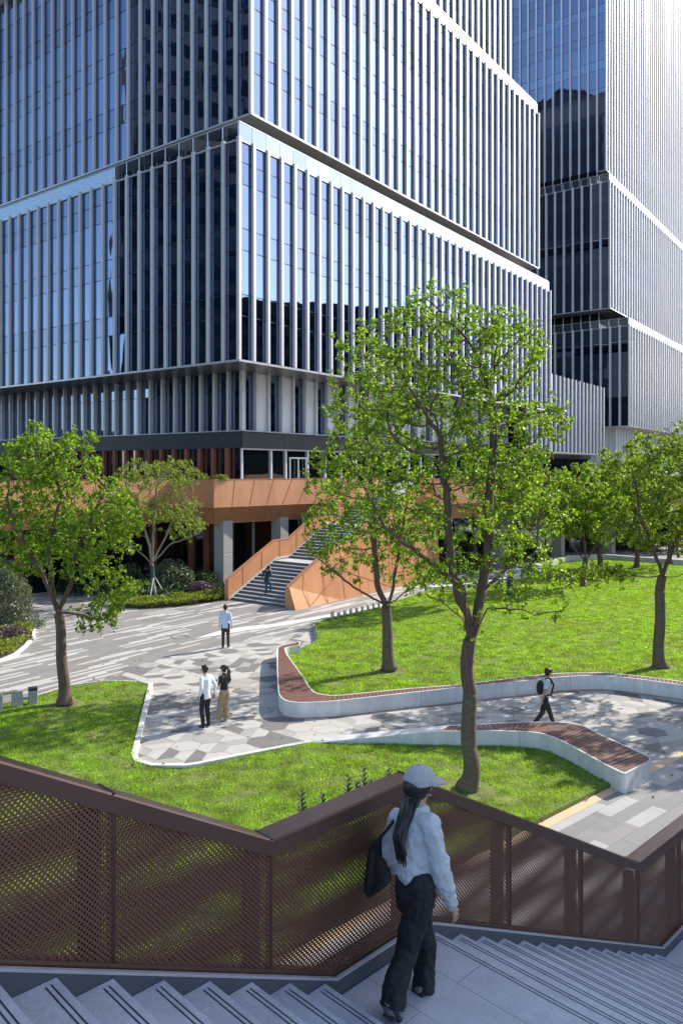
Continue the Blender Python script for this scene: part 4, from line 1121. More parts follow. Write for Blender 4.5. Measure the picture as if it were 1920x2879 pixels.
# tree behind, left of centre
D = 26.8
bm = Vector((at(1095, 1884, D).x, D, .2))
tree(bm, [bm, Z(1090, 1800, D), Z(1085, 1705, D)],
     [[Z(1060, 1640, D, -.3), Z(1050, 1500, D, -.3), Z(1040, 1300, D), Z(1030, 1150, D)], [Z(1105, 1640, D), Z(1130, 1500, D, .4), Z(1150, 1350, D, .4)],
      [Z(1010, 1660, D, -.8), Z(930, 1600, D, -1.2), Z(880, 1560, D, -1.4)], [Z(1160, 1640, D, .4), Z(1220, 1600, D, .8)]],
     [(tuple(at(1040, 1120, D)), (1.7, 1.9, 2.4), 2.6), (tuple(at(1010, 1350, D)), (2.1, 2.0, 1.6), 3), (tuple(at(970, 1540, D)), (1.5, 1.5, 1.0), 1.3), (tuple(at(920, 1480, D)), (1.0, 1.2, .9), .7),
      (tuple(at(1120, 1480, D)), (1.8, 1.8, 1.5), 1.6), (tuple(at(1010, 960, D)), (1.0, 1.0, .8), .5), (tuple(at(1150, 1620, D)), (1.3, 1.2, .5), .5)],
     'tree with dark wrapped trunk in the big lawn, behind the bench corner', 22000, .083, r0=.158, natt=2200, step=.23, wraph=(.02, 2.6), seed=5)
# right tree
D = 26.9
bm = Vector((at(1857, 1880, D).x, D, .2))
tree(bm, [bm, Z(1852, 1800, D), Z(1856, 1700, D), Z(1862, 1620, D)],
     [[Z(1840, 1560, D, -.3), Z(1800, 1450, D, -.3), Z(1780, 1330, D)], [Z(1885, 1560, D), Z(1925, 1470, D, .4), Z(1950, 1330, D, .4)],
      [Z(1800, 1620, D, -.8), Z(1740, 1600, D, -1.2), Z(1680, 1590, D, -1.4)], [Z(1910, 1620, D, .4), Z(1990, 1580, D, .8)]],
     [(tuple(at(1850, 1340, D)), (1.8, 2.0, 1.6), 2.6), (tuple(at(1960, 1300, D)), (1.8, 1.8, 1.6), 1.8), (tuple(at(1790, 1480, D)), (1.5, 1.5, .9), 1.3), (tuple(at(1690, 1620, D)), (1.0, 1.0, .4), .5), (tuple(at(1960, 1500, D)), (1.6, 1.5, .9), 1.3)],
     'leaning-limbed tree at the right edge of the big lawn with a wrapped trunk', 20000, .088, r0=.155, natt=1500, step=.25, wraph=(.02, 2.7), seed=8, leafm='leaf_mid')
# left tree
D = 23.2
bm = Vector((at(182, 1976, D).x, D, .08))
tree(bm, [bm, Z(178, 1900, D), Z(172, 1800, D), Z(165, 1725, D)],
     [[Z(150, 1640, D, -.2), Z(140, 1520, D, -.3), Z(170, 1400, D)], [Z(200, 1640, D), Z(215, 1560, D, .4), Z(260, 1450, D, .4), Z(300, 1380, D, .5)],
      [Z(110, 1600, D, -.6), Z(40, 1480, D, -1.0), Z(20, 1400, D, -1)], [(Z(230, 1730, D, -.5)), Z(290, 1745, D, -.8), Z(320, 1760, D, -.9)]],
     [(tuple(at(140, 1290, D)), (1.5, 1.7, .95), 2.4), (tuple(at(60, 1380, D)), (1.3, 1.5, 1.1), 1.6), (tuple(at(270, 1420, D)), (1.0, 1.5, 1.0), 1.6), (tuple(at(200, 1520, D)), (1.9, 1.7, 1.1), 2.2),
      (tuple(at(320, 1650, D)), (.9, 1.0, .5), .8), (tuple(at(270, 1740, D)), (.75, .7, .45), .7), (tuple(at(60, 1560, D)), (1.0, 1.2, .7), .9), (tuple(at(110, 1215, D)), (.4, .5, .3), .25), (tuple(at(230, 1235, D)), (.45, .5, .35), .3), (tuple(at(300, 1560, D)), (.8, 1., .6), .7), (tuple(at(90, 1450, D)), (1.6, 1.5, .9), 1.2), (tuple(at(330, 1460, D)), (.8, .9, .6), .6)],
     'bright green tree on the near lawn at the left edge of the plaza', 27000, .078, r0=.14, natt=2400, step=.21, seed=11)
# staked tree by the podium
D = 41.9
bm = Vector((at(433, 1690, D).x, D, .0))
tree(bm, [bm, Z(430, 1640, D), Z(426, 1585, D)],
     [[Z(410, 1500, D, -.3), Z(390, 1420, D)], [Z(432, 1480, D), Z(440, 1380, D)], [Z(480, 1530, D, -.3), Z(560, 1500, D, -.5)], [Z(380, 1540, D, -.6), Z(320, 1500, D, -1.2)], [Z(470, 1500, D, .5), Z(500, 1420, D, .6)]],
     [(tuple(at(450, 1335, D)), (2.5, 2.2, .95), 2.4), (tuple(at(400, 1440, D)), (1.8, 1.8, .9), 1.2), (tuple(at(500, 1430, D)), (1.5, 1.6, .9), 1.0), (tuple(at(350, 1400, D)), (1.4, 1.6, 1.1), 1.2), (tuple(at(520, 1480, D)), (1.2, 1.4, .7), 1), (tuple(at(350, 1500, D)), (1.0, 1.2, .5), .6)],
     'slender staked tree with pale branches and a green band in the podium bed', 20000, .085, bark='bark_grey', leafm='leaf_mid', r0=.10, natt=1700, step=.25, wraph=(1.25, 1.95), wrapm='wrap_green', seed=13, stakes=True, elong=1.4, tipr=.009)
# trees farther back on the right
far = [((1431, 1694), 1250, (1.9, 1.9, 1.7), 'tree with a green-banded trunk at the upper edge of the big lawn', 9000, 'leaf', 17),
       ((1641, 1656), 1300, (2.5, 2.3, 2.0), 'dark-trunked tree on the upper lawn behind the walking man', 12000, 'leaf', 19),
       ((1685, 1608), 1290, (3.2, 2.8, 2.4), 'tree deep in the upper lawn beside the pale wall', 9000, 'leaf_mid', 23),
       ((1530, 1600), 1300, (3.0, 2.6, 2.2), 'small tree on the path side in front of the right-hand copper band', 10000, 'leaf_mid', 29),
       ((1790, 1600), 1240, (3.2, 3.0, 2.6), 'bushy tree beside the wall at the right, under the distant tower', 13000, 'leaf', 31),
       ((1880, 1590), 1225, (3.4, 3.0, 2.8), 'tallest background tree at the right frame edge', 13000, 'leaf', 37),
       ((1330, 1600), 1310, (2.4, 2.2, 1.9), 'shaded tree behind the right branch of the large tree', 6000, 'leaf_mid', 41)]
for (bx, by), top, rr, lab, nl, lm, sd in far:
    p = G(bx, by); D = p.y; zt = CAMH-(top-HY)/F*D; H_ = zt; cz = zt-rr[2]
    rnd = random.Random(sd); fz = max(min(cz-rr[2]*.8, 1.7), 1.2)
    c = Vector((p.x+rnd.uniform(-.3, .3), p.y, cz))
    limbs = [[Vector((p.x+math.cos(a_)*rr[0]*.3, p.y+math.sin(a_)*rr[1]*.3, fz+.7)), Vector((p.x+math.cos(a_)*rr[0]*.6, p.y+math.sin(a_)*rr[1]*.6, fz+1.9))] for a_ in (.3, 2.2, 3.6, 5.2)]+[[Vector((p.x, p.y, fz+1.5)), c]]
    blobs = [((c.x, c.y, c.z), rr, 2)]
    for q in range(4):
        a_ = rnd.uniform(0, 6.28); blobs.append(((c.x+math.cos(a_)*rr[0]*.6, c.y+math.sin(a_)*rr[1]*.6, c.z+rnd.uniform(-.6, .5)*rr[2]), (rr[0]*.5, rr[1]*.5, rr[2]*.45), .7))
    blobs.append(((c.x, c.y, c.z-rr[2]*.9), (rr[0]*.9, rr[1]*.8, rr[2]*.45), .9))
    tree(p, [p, Vector((p.x+.05, p.y, fz*.5)), Vector((p.x+.1, p.y, fz))], limbs, blobs, lab, int(nl*1.8), .11, r0=.15, natt=900, step=.36, leafm=lm, seed=sd, group='trees on the far side of the big lawn', wraph=(.02, min(1.9, fz-.1)) if sd < 20 else None, wrapm='wrap_green' if sd == 17 else 'wrap', tipr=.010)

for (x, y, h_, sd, lab) in ((15.2, 24.6, 8.6, 61, 'tree just outside the right frame edge, shading the shorter bench'), (19.5, 27.6, 9.2, 67, 'tree farther outside the right frame edge, shading the path bend')):
    p = Vector((x, y, 0)); c = (x, y, h_-2.4)
    tree(p, [p, Vector((x, y+.05, 1.4)), Vector((x+.05, y, 2.8))], [[Vector((x+.8*math.cos(a_), y+.8*math.sin(a_), 3.9)), Vector((x+1.5*math.cos(a_), y+1.5*math.sin(a_), 5.2))] for a_ in (0, 1.6, 3.1, 4.7)], [(c, (2.2, 2.2, 2.0), 2), ((x-.9, y, h_-3.2), (1.5, 1.6, 1.0), 1)], lab, 6500, .15, r0=.17, natt=420, step=.36, seed=sd, group='trees along the right-hand path')
# ---------------------------------------------------------------- shrubs
def shrub(name, c, r, label, n, ls, lm, stems=True, cat='shrub', group=None, flat=.0, seed=1, dome=True):
    rr = np.random.default_rng(seed); root = empty(name, c, 0, label, cat, group)
    v = unit(rr.normal(size=(n, 3))); v[:, 2] = np.abs(v[:, 2])*1.0-(.25 if dome else 0)
    lump = 1+.13*np.sin(v[:, 0]*5+seed)*np.sin(v[:, 1]*6)+.08*np.sin(v[:, 2]*9+seed*2)
    q = v*np.array(r)*(lump*(.62+.38*rr.random(n)**.5))[:, None]; q[:, 2] += r[2]*.35
    q[:, 2] = np.maximum(q[:, 2], .02)
    leaves_mesh('foliage', q, ls, M[lm], root, 0)
    b = MB()
    for k in range(7):
        a_ = k*.9+seed; b.tube([Vector((math.cos(a_)*.05, math.sin(a_)*.05, 0)), Vector((math.cos(a_)*r[0]*.35, math.sin(a_)*r[1]*.35, r[2]*.5)), Vector((math.cos(a_)*r[0]*.7, math.sin(a_)*r[1]*.7, r[2]*.95))], [.025, .018, .006], 5)
    b.build('stem', M['bark'], root)
    return root
def hedge(poly, h, label, n, ls, lm, seed=1, name='hedge', hf=None):
    rr = np.random.default_rng(seed); P = [(p[0], p[1]) for p in poly]; xs = [p[0] for p in P]; ys = [p[1] for p in P]
    got = []; c = 0
    while c < n:
        X = rr.uniform(min(xs), max(xs), n); Y = rr.uniform(min(ys), max(ys), n); k = inside(P, X, Y); got.append(np.stack([X[k], Y[k]], 1)); c += k.sum()
    Q = np.concatenate(got)[:n]; lump = .8+.2*np.sin(Q[:, 0]*2.3+seed)*np.sin(Q[:, 1]*2.9)+.1*np.sin(Q[:, 0]*7)*np.sin(Q[:, 1]*6)
    zz = h*lump*(1-.5*rr.random(n)**2)
    cx, cy = sum(xs)/len(xs), sum(ys)/len(ys); root = empty(name, (cx, cy, 0), 0, label, 'hedge')
    leaves_mesh('foliage', np.stack([Q[:, 0]-cx, Q[:, 1]-cy, zz], 1), ls, M[lm], root, -.5)
    b = MB(); b.prism([(cx+(p[0]-cx)*.97-cx, cy+(p[1]-cy)*.97-cy) for p in P], -.01, .04); b.build('soil', M['soil'], root)
    return root
hedge(Gs([(306, 1706), (395, 1713), (514, 1706), (617, 1692), (648, 1680), (642, 1672), (560, 1680), (440, 1692), (330, 1692)]), .42, 'low clipped yellow-green hedge edging the podium planting bed', 9000, .10, 'leaf_hedge', 3)
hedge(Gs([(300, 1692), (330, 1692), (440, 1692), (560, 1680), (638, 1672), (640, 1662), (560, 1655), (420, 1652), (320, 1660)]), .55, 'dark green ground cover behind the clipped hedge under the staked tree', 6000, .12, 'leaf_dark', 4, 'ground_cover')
hedge(Gs([(-200, 1925), (0, 1860), (40, 1842), (70, 1818), (92, 1790), (94, 1762), (85, 1740), (50, 1748), (0, 1790), (-200, 1820)]), .45, 'yellow-green hedge curving round the bed at the left edge', 9000, .085, 'leaf_hedge', 5)
hedge(Gs([(1150, 1655), (1250, 1618), (1379, 1597), (1454, 1581), (1521, 1569), (1577, 1550), (1590, 1537), (1537, 1537), (1458, 1553), (1340, 1573), (1200, 1600)]), .5, 'long yellow-green hedge between the path and the right-hand columns', 14000, .13, 'leaf_hedge', 6)
sheet('planting_soil', Gs([(-200, 1925), (0, 1862), (42, 1844), (72, 1820), (95, 1790), (97, 1762), (87, 1738), (40, 1712), (-60, 1690), (-300, 1690)]), .006, M['soil'])
kb = MB(); strip(kb, Gs([(-60, 1882), (0, 1862), (42, 1844), (72, 1820), (95, 1790), (98, 1762), (88, 1737), (40, 1711)]), .14, -.01, .09); tag(kb.build('bed_kerb', M['cream']), kind='structure')
shrub('round_shrub', G(26, 1806), (.85, .85, .6), 'purple-leaved rounded shrub in the bed at the left edge', 3000, .075, 'leaf_purple', seed=2)
shrub('round_shrub', G(62, 1768), (.95, .9, .65), 'silver-leaved shrub behind the purple one at the left edge', 3200, .09, 'leaf_silver', seed=3)
shrub('round_shrub', G(562, 1678), (.85, .85, .75), 'purplish-grey ball shrub beside the grey corner column', 3600, .075, 'leaf_purple', seed=4)
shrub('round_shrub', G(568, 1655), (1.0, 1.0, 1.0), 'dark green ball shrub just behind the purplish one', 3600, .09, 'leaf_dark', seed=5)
shrub('loose_shrub', G(482, 1662), (1.4, 1.3, 1.7), 'loose twiggy shrub between the staked tree and the column', 2600, .11, 'leaf_olive', seed=6)
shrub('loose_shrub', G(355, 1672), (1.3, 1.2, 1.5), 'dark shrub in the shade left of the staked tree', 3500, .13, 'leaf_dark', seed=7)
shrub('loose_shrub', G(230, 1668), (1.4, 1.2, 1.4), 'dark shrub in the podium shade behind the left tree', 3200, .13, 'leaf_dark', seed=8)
shrub('olive_shrub', G(18, 1768), (1.1, 1.2, 2.6), 'tall grey-green shrub at the left frame edge', 7000, .085, 'leaf_olive', seed=9)
shrub('olive_shrub', G(-70, 1740), (1.6, 1.5, 3.2), 'taller grey-green shrub leaving the frame at the left', 7000, .085, 'leaf_olive', seed=10)
for k, (x, y, r_, lab) in enumerate([((1255), 1590, (1.6, 1.4, 1.9), 'grey-green shrub behind the hedge, left of its neighbours'), (1320, 1578, (1.8, 1.4, 2.1), 'grey-green shrub behind the hedge between two others'), (1545, 1545, (2.0, 1.6, 2.3), 'wide grey-green shrub in front of the white column base'), (1440, 1566, (1.6, 1.4, 1.8), 'dark leafy shrub behind the middle of the hedge')]):
    shrub('olive_shrub', G(x, y), r_, lab, 4200, .15, 'leaf_olive' if k != 3 else 'leaf_dark', seed=20+k)
for k, (x, y, r_, lm_, lab) in enumerate([(1640, 1545, (2.6, 1.8, 2.4), 'leaf_mid', 'bright bushy shrub behind the wall, left of the white planter wall bend'), (1720, 1540, (2.8, 2.0, 3.0), 'leaf_mid', 'tall green shrub behind the far wall at the right'), (1810, 1545, (2.8, 2.0, 2.8), 'leaf_olive', 'broad grey-green shrub behind the far wall at the right'), (1900, 1550, (2.8, 2.0, 3.0), 'leaf_dark', 'dark shrub behind the far wall at the frame edge'), (1180, 1590, (1.8, 1.5, 2.2), 'leaf_dark', 'dark shrub against the side wall of the stairs')]):
    shrub('broad_shrub', G(x, y), r_, lab, 7000, .15, lm_, seed=70+k)
shrub('terrace_shrub', Vector((-7.25, 46.6, 6.42)), (.5, .45, .34), 'small yellowish round bush on the terrace corner', 900, .07, 'leaf_hedge', seed=30)
# red-tipped saplings next to the railing
M['leaf_red'] = leaf_mat('leaf_red_tip', (.02, .05, .015), (.06, .075, .03), .2)
def sapling(p, h, label, seed):
    root = empty('sapling', p, 0, label, 'sapling', 'young stems beside the railing'); rr = np.random.default_rng(seed)
    b = MB(); b.tube([Vector((0, 0, 0)), Vector((.02, .01, h*.5)), Vector((.01, -.01, h))], [.010, .008, .004], 5); b.build('stem', M['bark'], root)
    b = MB()
    nl = int(h/.05)
    for k in range(nl):
        z = h*.12+h*.86*k/nl
        for s_ in (0, 1, 2):
            a_ = k*1.2+s_*2.1; L_ = .17*(1-.45*k/nl); d = Vector((math.cos(a_), math.sin(a_), .55)).normalized(); sd = Vector((-math.sin(a_), math.cos(a_), 0)); o = Vector((0, 0, z))
            b.add([o, o+d*L_*.5+sd*L_*.26, o+d*L_, o+d*L_*.5-sd*L_*.26], [(0, 1, 2, 3)])
    b.build('foliage', M['leaf_red'], root)
for k, (x, y, t_) in enumerate([(848, 2300, 2222), (906, 2290, 2230), (978, 2260, 2180), (1003, 2250, 2195), (1022, 2245, 2160), (1040, 2245, 2190), (1090, 2225, 2160)]):
    p = G(x, y, .1); h = (CAMH-(t_-HY)/F*p.y)-.1
    sapling(p, h, ['lone sapling nearest the low point of the handrail', 'second sapling from the left near the low point of the handrail', 'left sapling of the dense clump by the handrail', 'short sapling inside the clump by the handrail', 'tallest sapling of the clump by the handrail', 'thin sapling on the right side of the clump', 'sapling beside the left shoulder of the woman in the cap'][k], 50+k)

# ---------------------------------------------------------------- slab bollards and rack
p0, p1 = G(935, 1757), G(1066, 1723)
for k in range(9):
    u = k/8; p = p0.lerp(p1, u); t = empty('slab_bollard', (p.x, p.y, .05), math.atan2((p1-p0).y, (p1-p0).x)+.5, '%s upright metal slab along the far kerb of the big lawn' % ['first', 'second', 'third', 'fourth', 'fifth', 'sixth', 'seventh', 'eighth', 'ninth'][k]+(' from the left' if k else ', leftmost of the row'), 'bollard', 'metal slabs along the lawn kerb')
    b = MB(); b.box((0, 0, .24), (.52, .09, .5)); b.build('slab', M['steel'], t, bevel=.008)
    b = MB(); b.box((0, 0, .505), (.54, .11, .03)); b.build('cap', M['steel_dk'] if k == 0 else M['bench_white'], t)
t = empty('low_barrier', G(45, 1990, .05), 0, 'low white metal barrier with thick posts at the left end of the near lawn', 'barrier')
o = t.location
def bp(px, py, z=.05): q = G(px, py, z)-o; return q
b = MB(); q = bp(92, 1984); b.box((q.x, q.y, .26), (.24, .2, .5), .5); b.build('post', M['conc_grey'], t, bevel=.01)
b = MB(); q = bp(92, 1984); b.box((q.x, q.y, .50), (.25, .21, .09), .5); b.build('post_cap', M['steel_dk'], t)
b = MB(); q = bp(48, 1991); b.box((q.x, q.y, .27), (.3, .2, .5), .5); b.build('post', M['conc_grey'], t, bevel=.01)
b = MB(); q = bp(0, 2001); b.box((q.x, q.y, .25), (.14, .2, .5), .5); b.build('post', M['conc_grey'], t, bevel=.01)
b = MB(); b.bar(bp(48, 1991)+Vector((0, 0, .50)), bp(-6, 2003)+Vector((0, 0, .50)), .14, .06); b.build('rail', M['steel'], t)
b = MB(); b.bar(bp(92, 1984)+Vector((0, 0, .24)), bp(48, 1991)+Vector((0, 0, .24)), .10, .05); b.build('rail', M['conc_grey'], t)
q = G(640, 1673); t = empty('bollard_light', q, 0, 'tiny round white lamp on a short post at the foot of the stairs', 'lamp')
b = MB(); b.tube([Vector((0, 0, 0)), Vector((0, 0, .3))], [.03, .03], 8); b.build('post', M['steel_dk'], t)
b = MB(); b.ell((0, 0, .38), (.11, .11, .11)); b.build('globe', M['bench_white'], t, smooth=True)
lv_ = rng.uniform([-11, 11], [14, 30], (520, 2)); gl = []
for x, y in lv_:
    z = float(hA(x, y))+.05 if inside([(p[0], p[1]) for p in lawnA], np.array([x]), np.array([y]))[0] else float(hB(x, y))+.05 if inside([(p[0], p[1]) for p in lawnB], np.array([x]), np.array([y]))[0] else .02
    gl.append((x, y, z))
gl = np.array(gl); M['leaf_fallen'] = leaf_mat('leaf_fallen', (.16, .09, .03), (.36, .28, .07), .2)
fl_o = leaves_mesh('fallen_leaves', gl, .075, M['leaf_fallen'], None, 0, 1.0)
tag(fl_o, 'dry yellow-brown leaves scattered over the lawns and paving', 'leaves', kind='stuff')
# manhole covers and drain
for x, y, lab in ((G(505, 1792).x, G(505, 1792).y, 'square recessed paving cover left of the standing man'),):
    t = empty('access_cover', (x, y, 0), .6, lab, 'cover'); b = MB()
    for q_ in ((0, .3), (0, -.3)): b.box((q_[0], q_[1], .006), (.62, .025, .012))
    for q_ in ((.3, 0), (-.3, 0)): b.box((q_[0], q_[1], .006), (.025, .575, .012))
    b.build('frame', M['steel'], t)
#@@PART3
# ================================================================== PEOPLE
M['skin'] = mat('skin', (.50, .29, .20), .5, 0, .05, 20)
M['skin_tan'] = mat('skin_tan', (.40, .22, .15), .5, 0, .05, 20)
M['hair'] = mat('hair_black', (.014, .011, .010), .4, 0, .4, 60, stretch=(4, 4, 1))
M['hair_br'] = mat('hair_brown', (.05, .028, .02), .4, 0, .4, 60, stretch=(4, 4, 1))
M['shirt_blue'] = mat('shirt_pale_blue', (.52, .60, .76), .8, 0, .07, 6, .5, 9)
M['shirt_white'] = mat('shirt_white', (.70, .74, .80), .8, 0, .06, 6, .6, 9)
M['blouse'] = mat('blouse_white', (.50, .51, .53), .75, 0, .06, 5, .8, 7)
M['tee_black'] = mat('tshirt_black', (.018, .018, .02), .8, 0, .3, 8, .4, 10)
M['tee_grey'] = mat('tshirt_pale_grey', (.55, .58, .62), .8, 0, .06, 8, .4, 10)
M['trouser_black'] = mat('trousers_black', (.010, .011, .014), .75, 0, .3, 6, .8, 9)
M['trouser_char'] = mat('trousers_charcoal', (.035, .034, .036), .8, 0, .2, 8, .4, 10)
M['trouser_khaki'] = mat('trousers_khaki', (.36, .25, .15), .8, 0, .1, 8, .5, 10)
M['jeans'] = mat('jeans_blue', (.03, .065, .14), .8, 0, .25, 12, .4, 12)
M['navy'] = mat('jacket_navy', (.010, .018, .038), .7, 0, .3, 8, .4, 10)
M['shoe_dark'] = mat('shoe_dark', (.02, .021, .025), .5)
M['shoe_grey'] = mat('shoe_grey', (.16, .17, .18), .55, .1, .5, 18, .4, 30)
M['sole'] = mat('sole_white', (.6, .6, .58), .6)
M['cap'] = mat('cap_grey', (.38, .37, .36), .9, 0, .15, 40, .3, 90)
M['mask'] = mat('mask_blue', (.10, .28, .62), .7)
M['bag'] = mat('bag_black', (.006, .006, .008), .6, 0, .3, 6, .5, 10)
M['sunglass'] = mat('sunglasses_black', (.01, .01, .01), .1)

def skinned(name, nodes, edges, m, parent, sub=2):
    """nodes: [(pos, rx, ry)]; grown as one continuous surface"""
    me = bpy.data.meshes.new(name); me.from_pydata([tuple(n_[0]) for n_ in nodes], edges, [])
    o = bpy.data.objects.new(name, me); C.objects.link(o)
    md = o.modifiers.new('s', 'SKIN'); md.use_smooth_shade = True; md.branch_smoothing = .3
    sk = me.skin_vertices[0].data
    for i, n_ in enumerate(nodes): sk[i].radius = (n_[1], n_[2] if len(n_) > 2 else n_[1])
    sk[0].use_root = True
    sb = o.modifiers.new('u', 'SUBSURF'); sb.levels = sub; sb.render_levels = sub
    dg = bpy.context.evaluated_depsgraph_get(); dg.update()
    nm = bpy.data.meshes.new_from_object(o.evaluated_get(dg)); o.modifiers.clear(); o.data = nm; bpy.data.meshes.remove(me)
    nm.materials.clear(); nm.materials.append(m)
    o.parent = parent
    return o
WR2 = bpy.data.textures.new('crease', 'CLOUDS'); WR2.noise_scale = .055; WR2.noise_depth = 1
WR = bpy.data.textures.new('wrinkle', 'CLOUDS'); WR.noise_scale = .16; WR.noise_depth = 3
def cloth(name, lofts, tubes, m, parent, voxel=.015, wr=.01):
    b = MB()
    for L_ in lofts:
        n_ = 16; base = len(b.v)
        for p_, rx, ry in L_:
            for k in range(n_): b.v.append((p_.x+rx*math.cos(2*math.pi*k/n_), p_.y+ry*math.sin(2*math.pi*k/n_), p_.z))
        for i in range(len(L_)-1):
            for k in range(n_): b.f.append([base+i*n_+k, base+i*n_+(k+1) % n_, base+(i+1)*n_+(k+1) % n_, base+(i+1)*n_+k]); b.m.append(0)
        b.f.append([base+k for k in range(n_)][::-1]); b.m.append(0); b.f.append([base+(len(L_)-1)*n_+k for k in range(n_)]); b.m.append(0)
    for pts, rr in tubes:
        b.tube(pts, rr, 14); b.ell(pts[0], (rr[0],)*3, 12, 8)
        for p_, r_ in list(zip(pts, rr))[1:-1]: b.ell(p_, (r_,)*3, 12, 8)
    o = b.build(name, m, parent)
    md = o.modifiers.new('r', 'REMESH'); md.mode = 'VOXEL'; md.voxel_size = voxel; md.use_smooth_shade = True
    sm = o.modifiers.new('s', 'SMOOTH'); sm.factor = .6; sm.iterations = 5
    dp = o.modifiers.new('d', 'DISPLACE'); dp.texture = WR; dp.texture_coords = 'LOCAL'; dp.strength = wr*2.2; dp.mid_level = .5
    dq = o.modifiers.new('e', 'DISPLACE'); dq.texture = WR2; dq.texture_coords = 'LOCAL'; dq.strength = wr*.9; dq.mid_level = .5
    dg = bpy.context.evaluated_depsgraph_get(); dg.update()
    nm = bpy.data.meshes.new_from_object(o.evaluated_get(dg)); old = o.data; o.modifiers.clear(); o.data = nm; bpy.data.meshes.remove(old)
    if not nm.materials: nm.materials.append(m)
    return o
def person(loc, heading, H, label, J=None, top=None, bottom='trouser_char', skin='skin', hair='hair', sleeve='long', shoe='shoe_dark', sole='sole', hairstyle='short', build=1.0, wide=0, shirt_len=.80, sub=1, crouch=0):
    """local frame: x = right, y = forward, z = up, for a 1.75 m body, scaled by H/1.75"""
    s = H/1.75; ca, sa = math.cos(heading), math.sin(heading)
    root = empty('person', loc, math.atan2(-ca, sa)+math.pi if False else heading-math.pi/2, label, 'person')
    j = dict(pelvis=(0, 0, .93), waist=(0, 0, 1.08), chest=(0, -.01, 1.30), neck=(0, -.01, 1.47), head=(0, .015, 1.60), crown=(0, 0, 1.65),
             hipL=(-.085, 0, .90), hipR=(.085, 0, .90), kneeL=(-.10, .02, .50), kneeR=(.10, .02, .50), ankL=(-.10, -.02, .09), ankR=(.10, -.02, .09), toeL=(-.12, .13, .035), toeR=(.12, .13, .035),
             shL=(-.172, -.01, 1.375), shR=(.172, -.01, 1.375), elL=(-.235, -.03, 1.14), elR=(.235, -.03, 1.14), wrL=(-.245, .03, .90), wrR=(.245, .03, .90))
    if J: j.update(J)
    j = {k: Vector(v)*s for k, v in j.items()}
    q = lambda k: j[k]
    b_ = build*s
    N = [(q('pelvis'), .11*b_, .09*b_), (q('waist'), .10*b_, .08*b_), (q('chest'), .125*b_, .095*b_), (q('neck'), .052*s, .05*s), (q('head')-Vector((0, 0, .055))*s, .066*s, .072*s), (q('head')+Vector((0, 0, .02))*s, .082*s, .094*s), (q('crown'), .055*s, .065*s),
         (q('hipL'), .085*b_, .085*b_), (q('kneeL'), .055*s, .055*s), (q('ankL'), .036*s, .036*s), (q('toeL'), .035*s, .028*s),
         (q('hipR'), .085*b_, .085*b_), (q('kneeR'), .055*s, .055*s), (q('ankR'), .036*s, .036*s), (q('toeR'), .035*s, .028*s),
         (q('shL'), .055*b_, .055*b_), (q('elL'), .038*s, .038*s), (q('wrL'), .024*s, .024*s), (q('shR'), .055*b_, .055*b_), (q('elR'), .038*s, .038*s), (q('wrR'), .024*s, .024*s)]
    E_ = [(0, 1), (1, 2), (2, 3), (3, 4), (4, 5), (5, 6), (0, 7), (7, 8), (8, 9), (9, 10), (0, 11), (11, 12), (12, 13), (13, 14), (2, 15), (15, 16), (16, 17), (2, 18), (18, 19), (19, 20)]
    for wr, el, sx in ((17, 16, -1), (20, 19, 1)):
        d = (N[wr][0]-N[el][0]).normalized(); side = Vector((0, 1, 0))-d*d.y; side.normalize(); inw = d.cross(side)*(-sx)
        pm = N[wr][0]+d*.055*s; N.append((pm, .030*s, .017*s)); pi = len(N)-1; E_.append((wr, pi))
        for f_, (off, ln) in enumerate(((.026, .068), (.009, .078), (-.009, .072), (-.025, .058))):
            a_ = pm+d*.035*s+side*off*s; b2 = a_+(d*.6+inw*.25).normalized()*ln*.5*s; c_ = b2+(d*.35+inw*.6).normalized()*ln*.5*s
            N.append((a_, .0095*s)); N.append((b2, .008*s)); N.append((c_, .007*s)); k_ = len(N)
            E_ += [(pi, k_-3), (k_-3, k_-2), (k_-2, k_-1)]
        a_ = pm+side*.034*s; b2 = a_+(d*.6+side*.5+inw*.3).normalized()*.035*s; N.append((a_, .010*s)); N.append((b2, .0085*s)); k_ = len(N); E_ += [(pi, k_-2), (k_-2, k_-1)]
    N = [(n_[0], n_[1], n_[2] if len(n_) > 2 else n_[1]) for n_ in N]
    body = skinned('body', N, E_, M[skin], root, sub)
    hd = q('head'); f = Vector((0, 1, 0)); rgt = Vector((1, 0, 0))
    if j.get('face') is not None: f = Vector(j['face']).normalized(); rgt = Vector((f.y, -f.x, 0)).normalized()
    fb = MB()
    fb.ell(hd+f*.092*s+Vector((0, 0, -.012*s)), (.014*s, .018*s, .022*s)); fb.ell(hd+f*.083*s+Vector((0, 0, -.06*s)), (.024*s, .012*s, .009*s))
    for k in (-1, 1): fb.ell(hd+rgt*.078*s*k+Vector((0, 0, -.01*s)), (.012*s, .02*s, .03*s))
    fb.build('face_feature', M[skin], root, smooth=True)
    eb = MB()
    for k in (-1, 1): eb.ell(hd+f*.083*s+rgt*.03*s*k+Vector((0, 0, .018*s)), (.012*s, .008*s, .007*s)); eb.ell(hd+f*.085*s+rgt*.03*s*k+Vector((0, 0, .04*s)), (.019*s, .008*s, .005*s))
    eb.build('eyes', M['hair'], root)
    # hair cap
    hb = MB(); hc = hd
    hc = hd-f*.030*s+Vector((0, 0, .042*s)); hb.ell(hc, (.088*s, .094*s, .094*s), 16, 10); hb.ell(hd-f*.045*s+Vector((0, 0, -.015*s)), (.072*s, .055*s, .080*s), 14, 8)
    if hairstyle == 'quiff': hb.ell(hd+f*.045*s+Vector((0, 0, .088*s)), (.055*s, .045*s, .040*s))
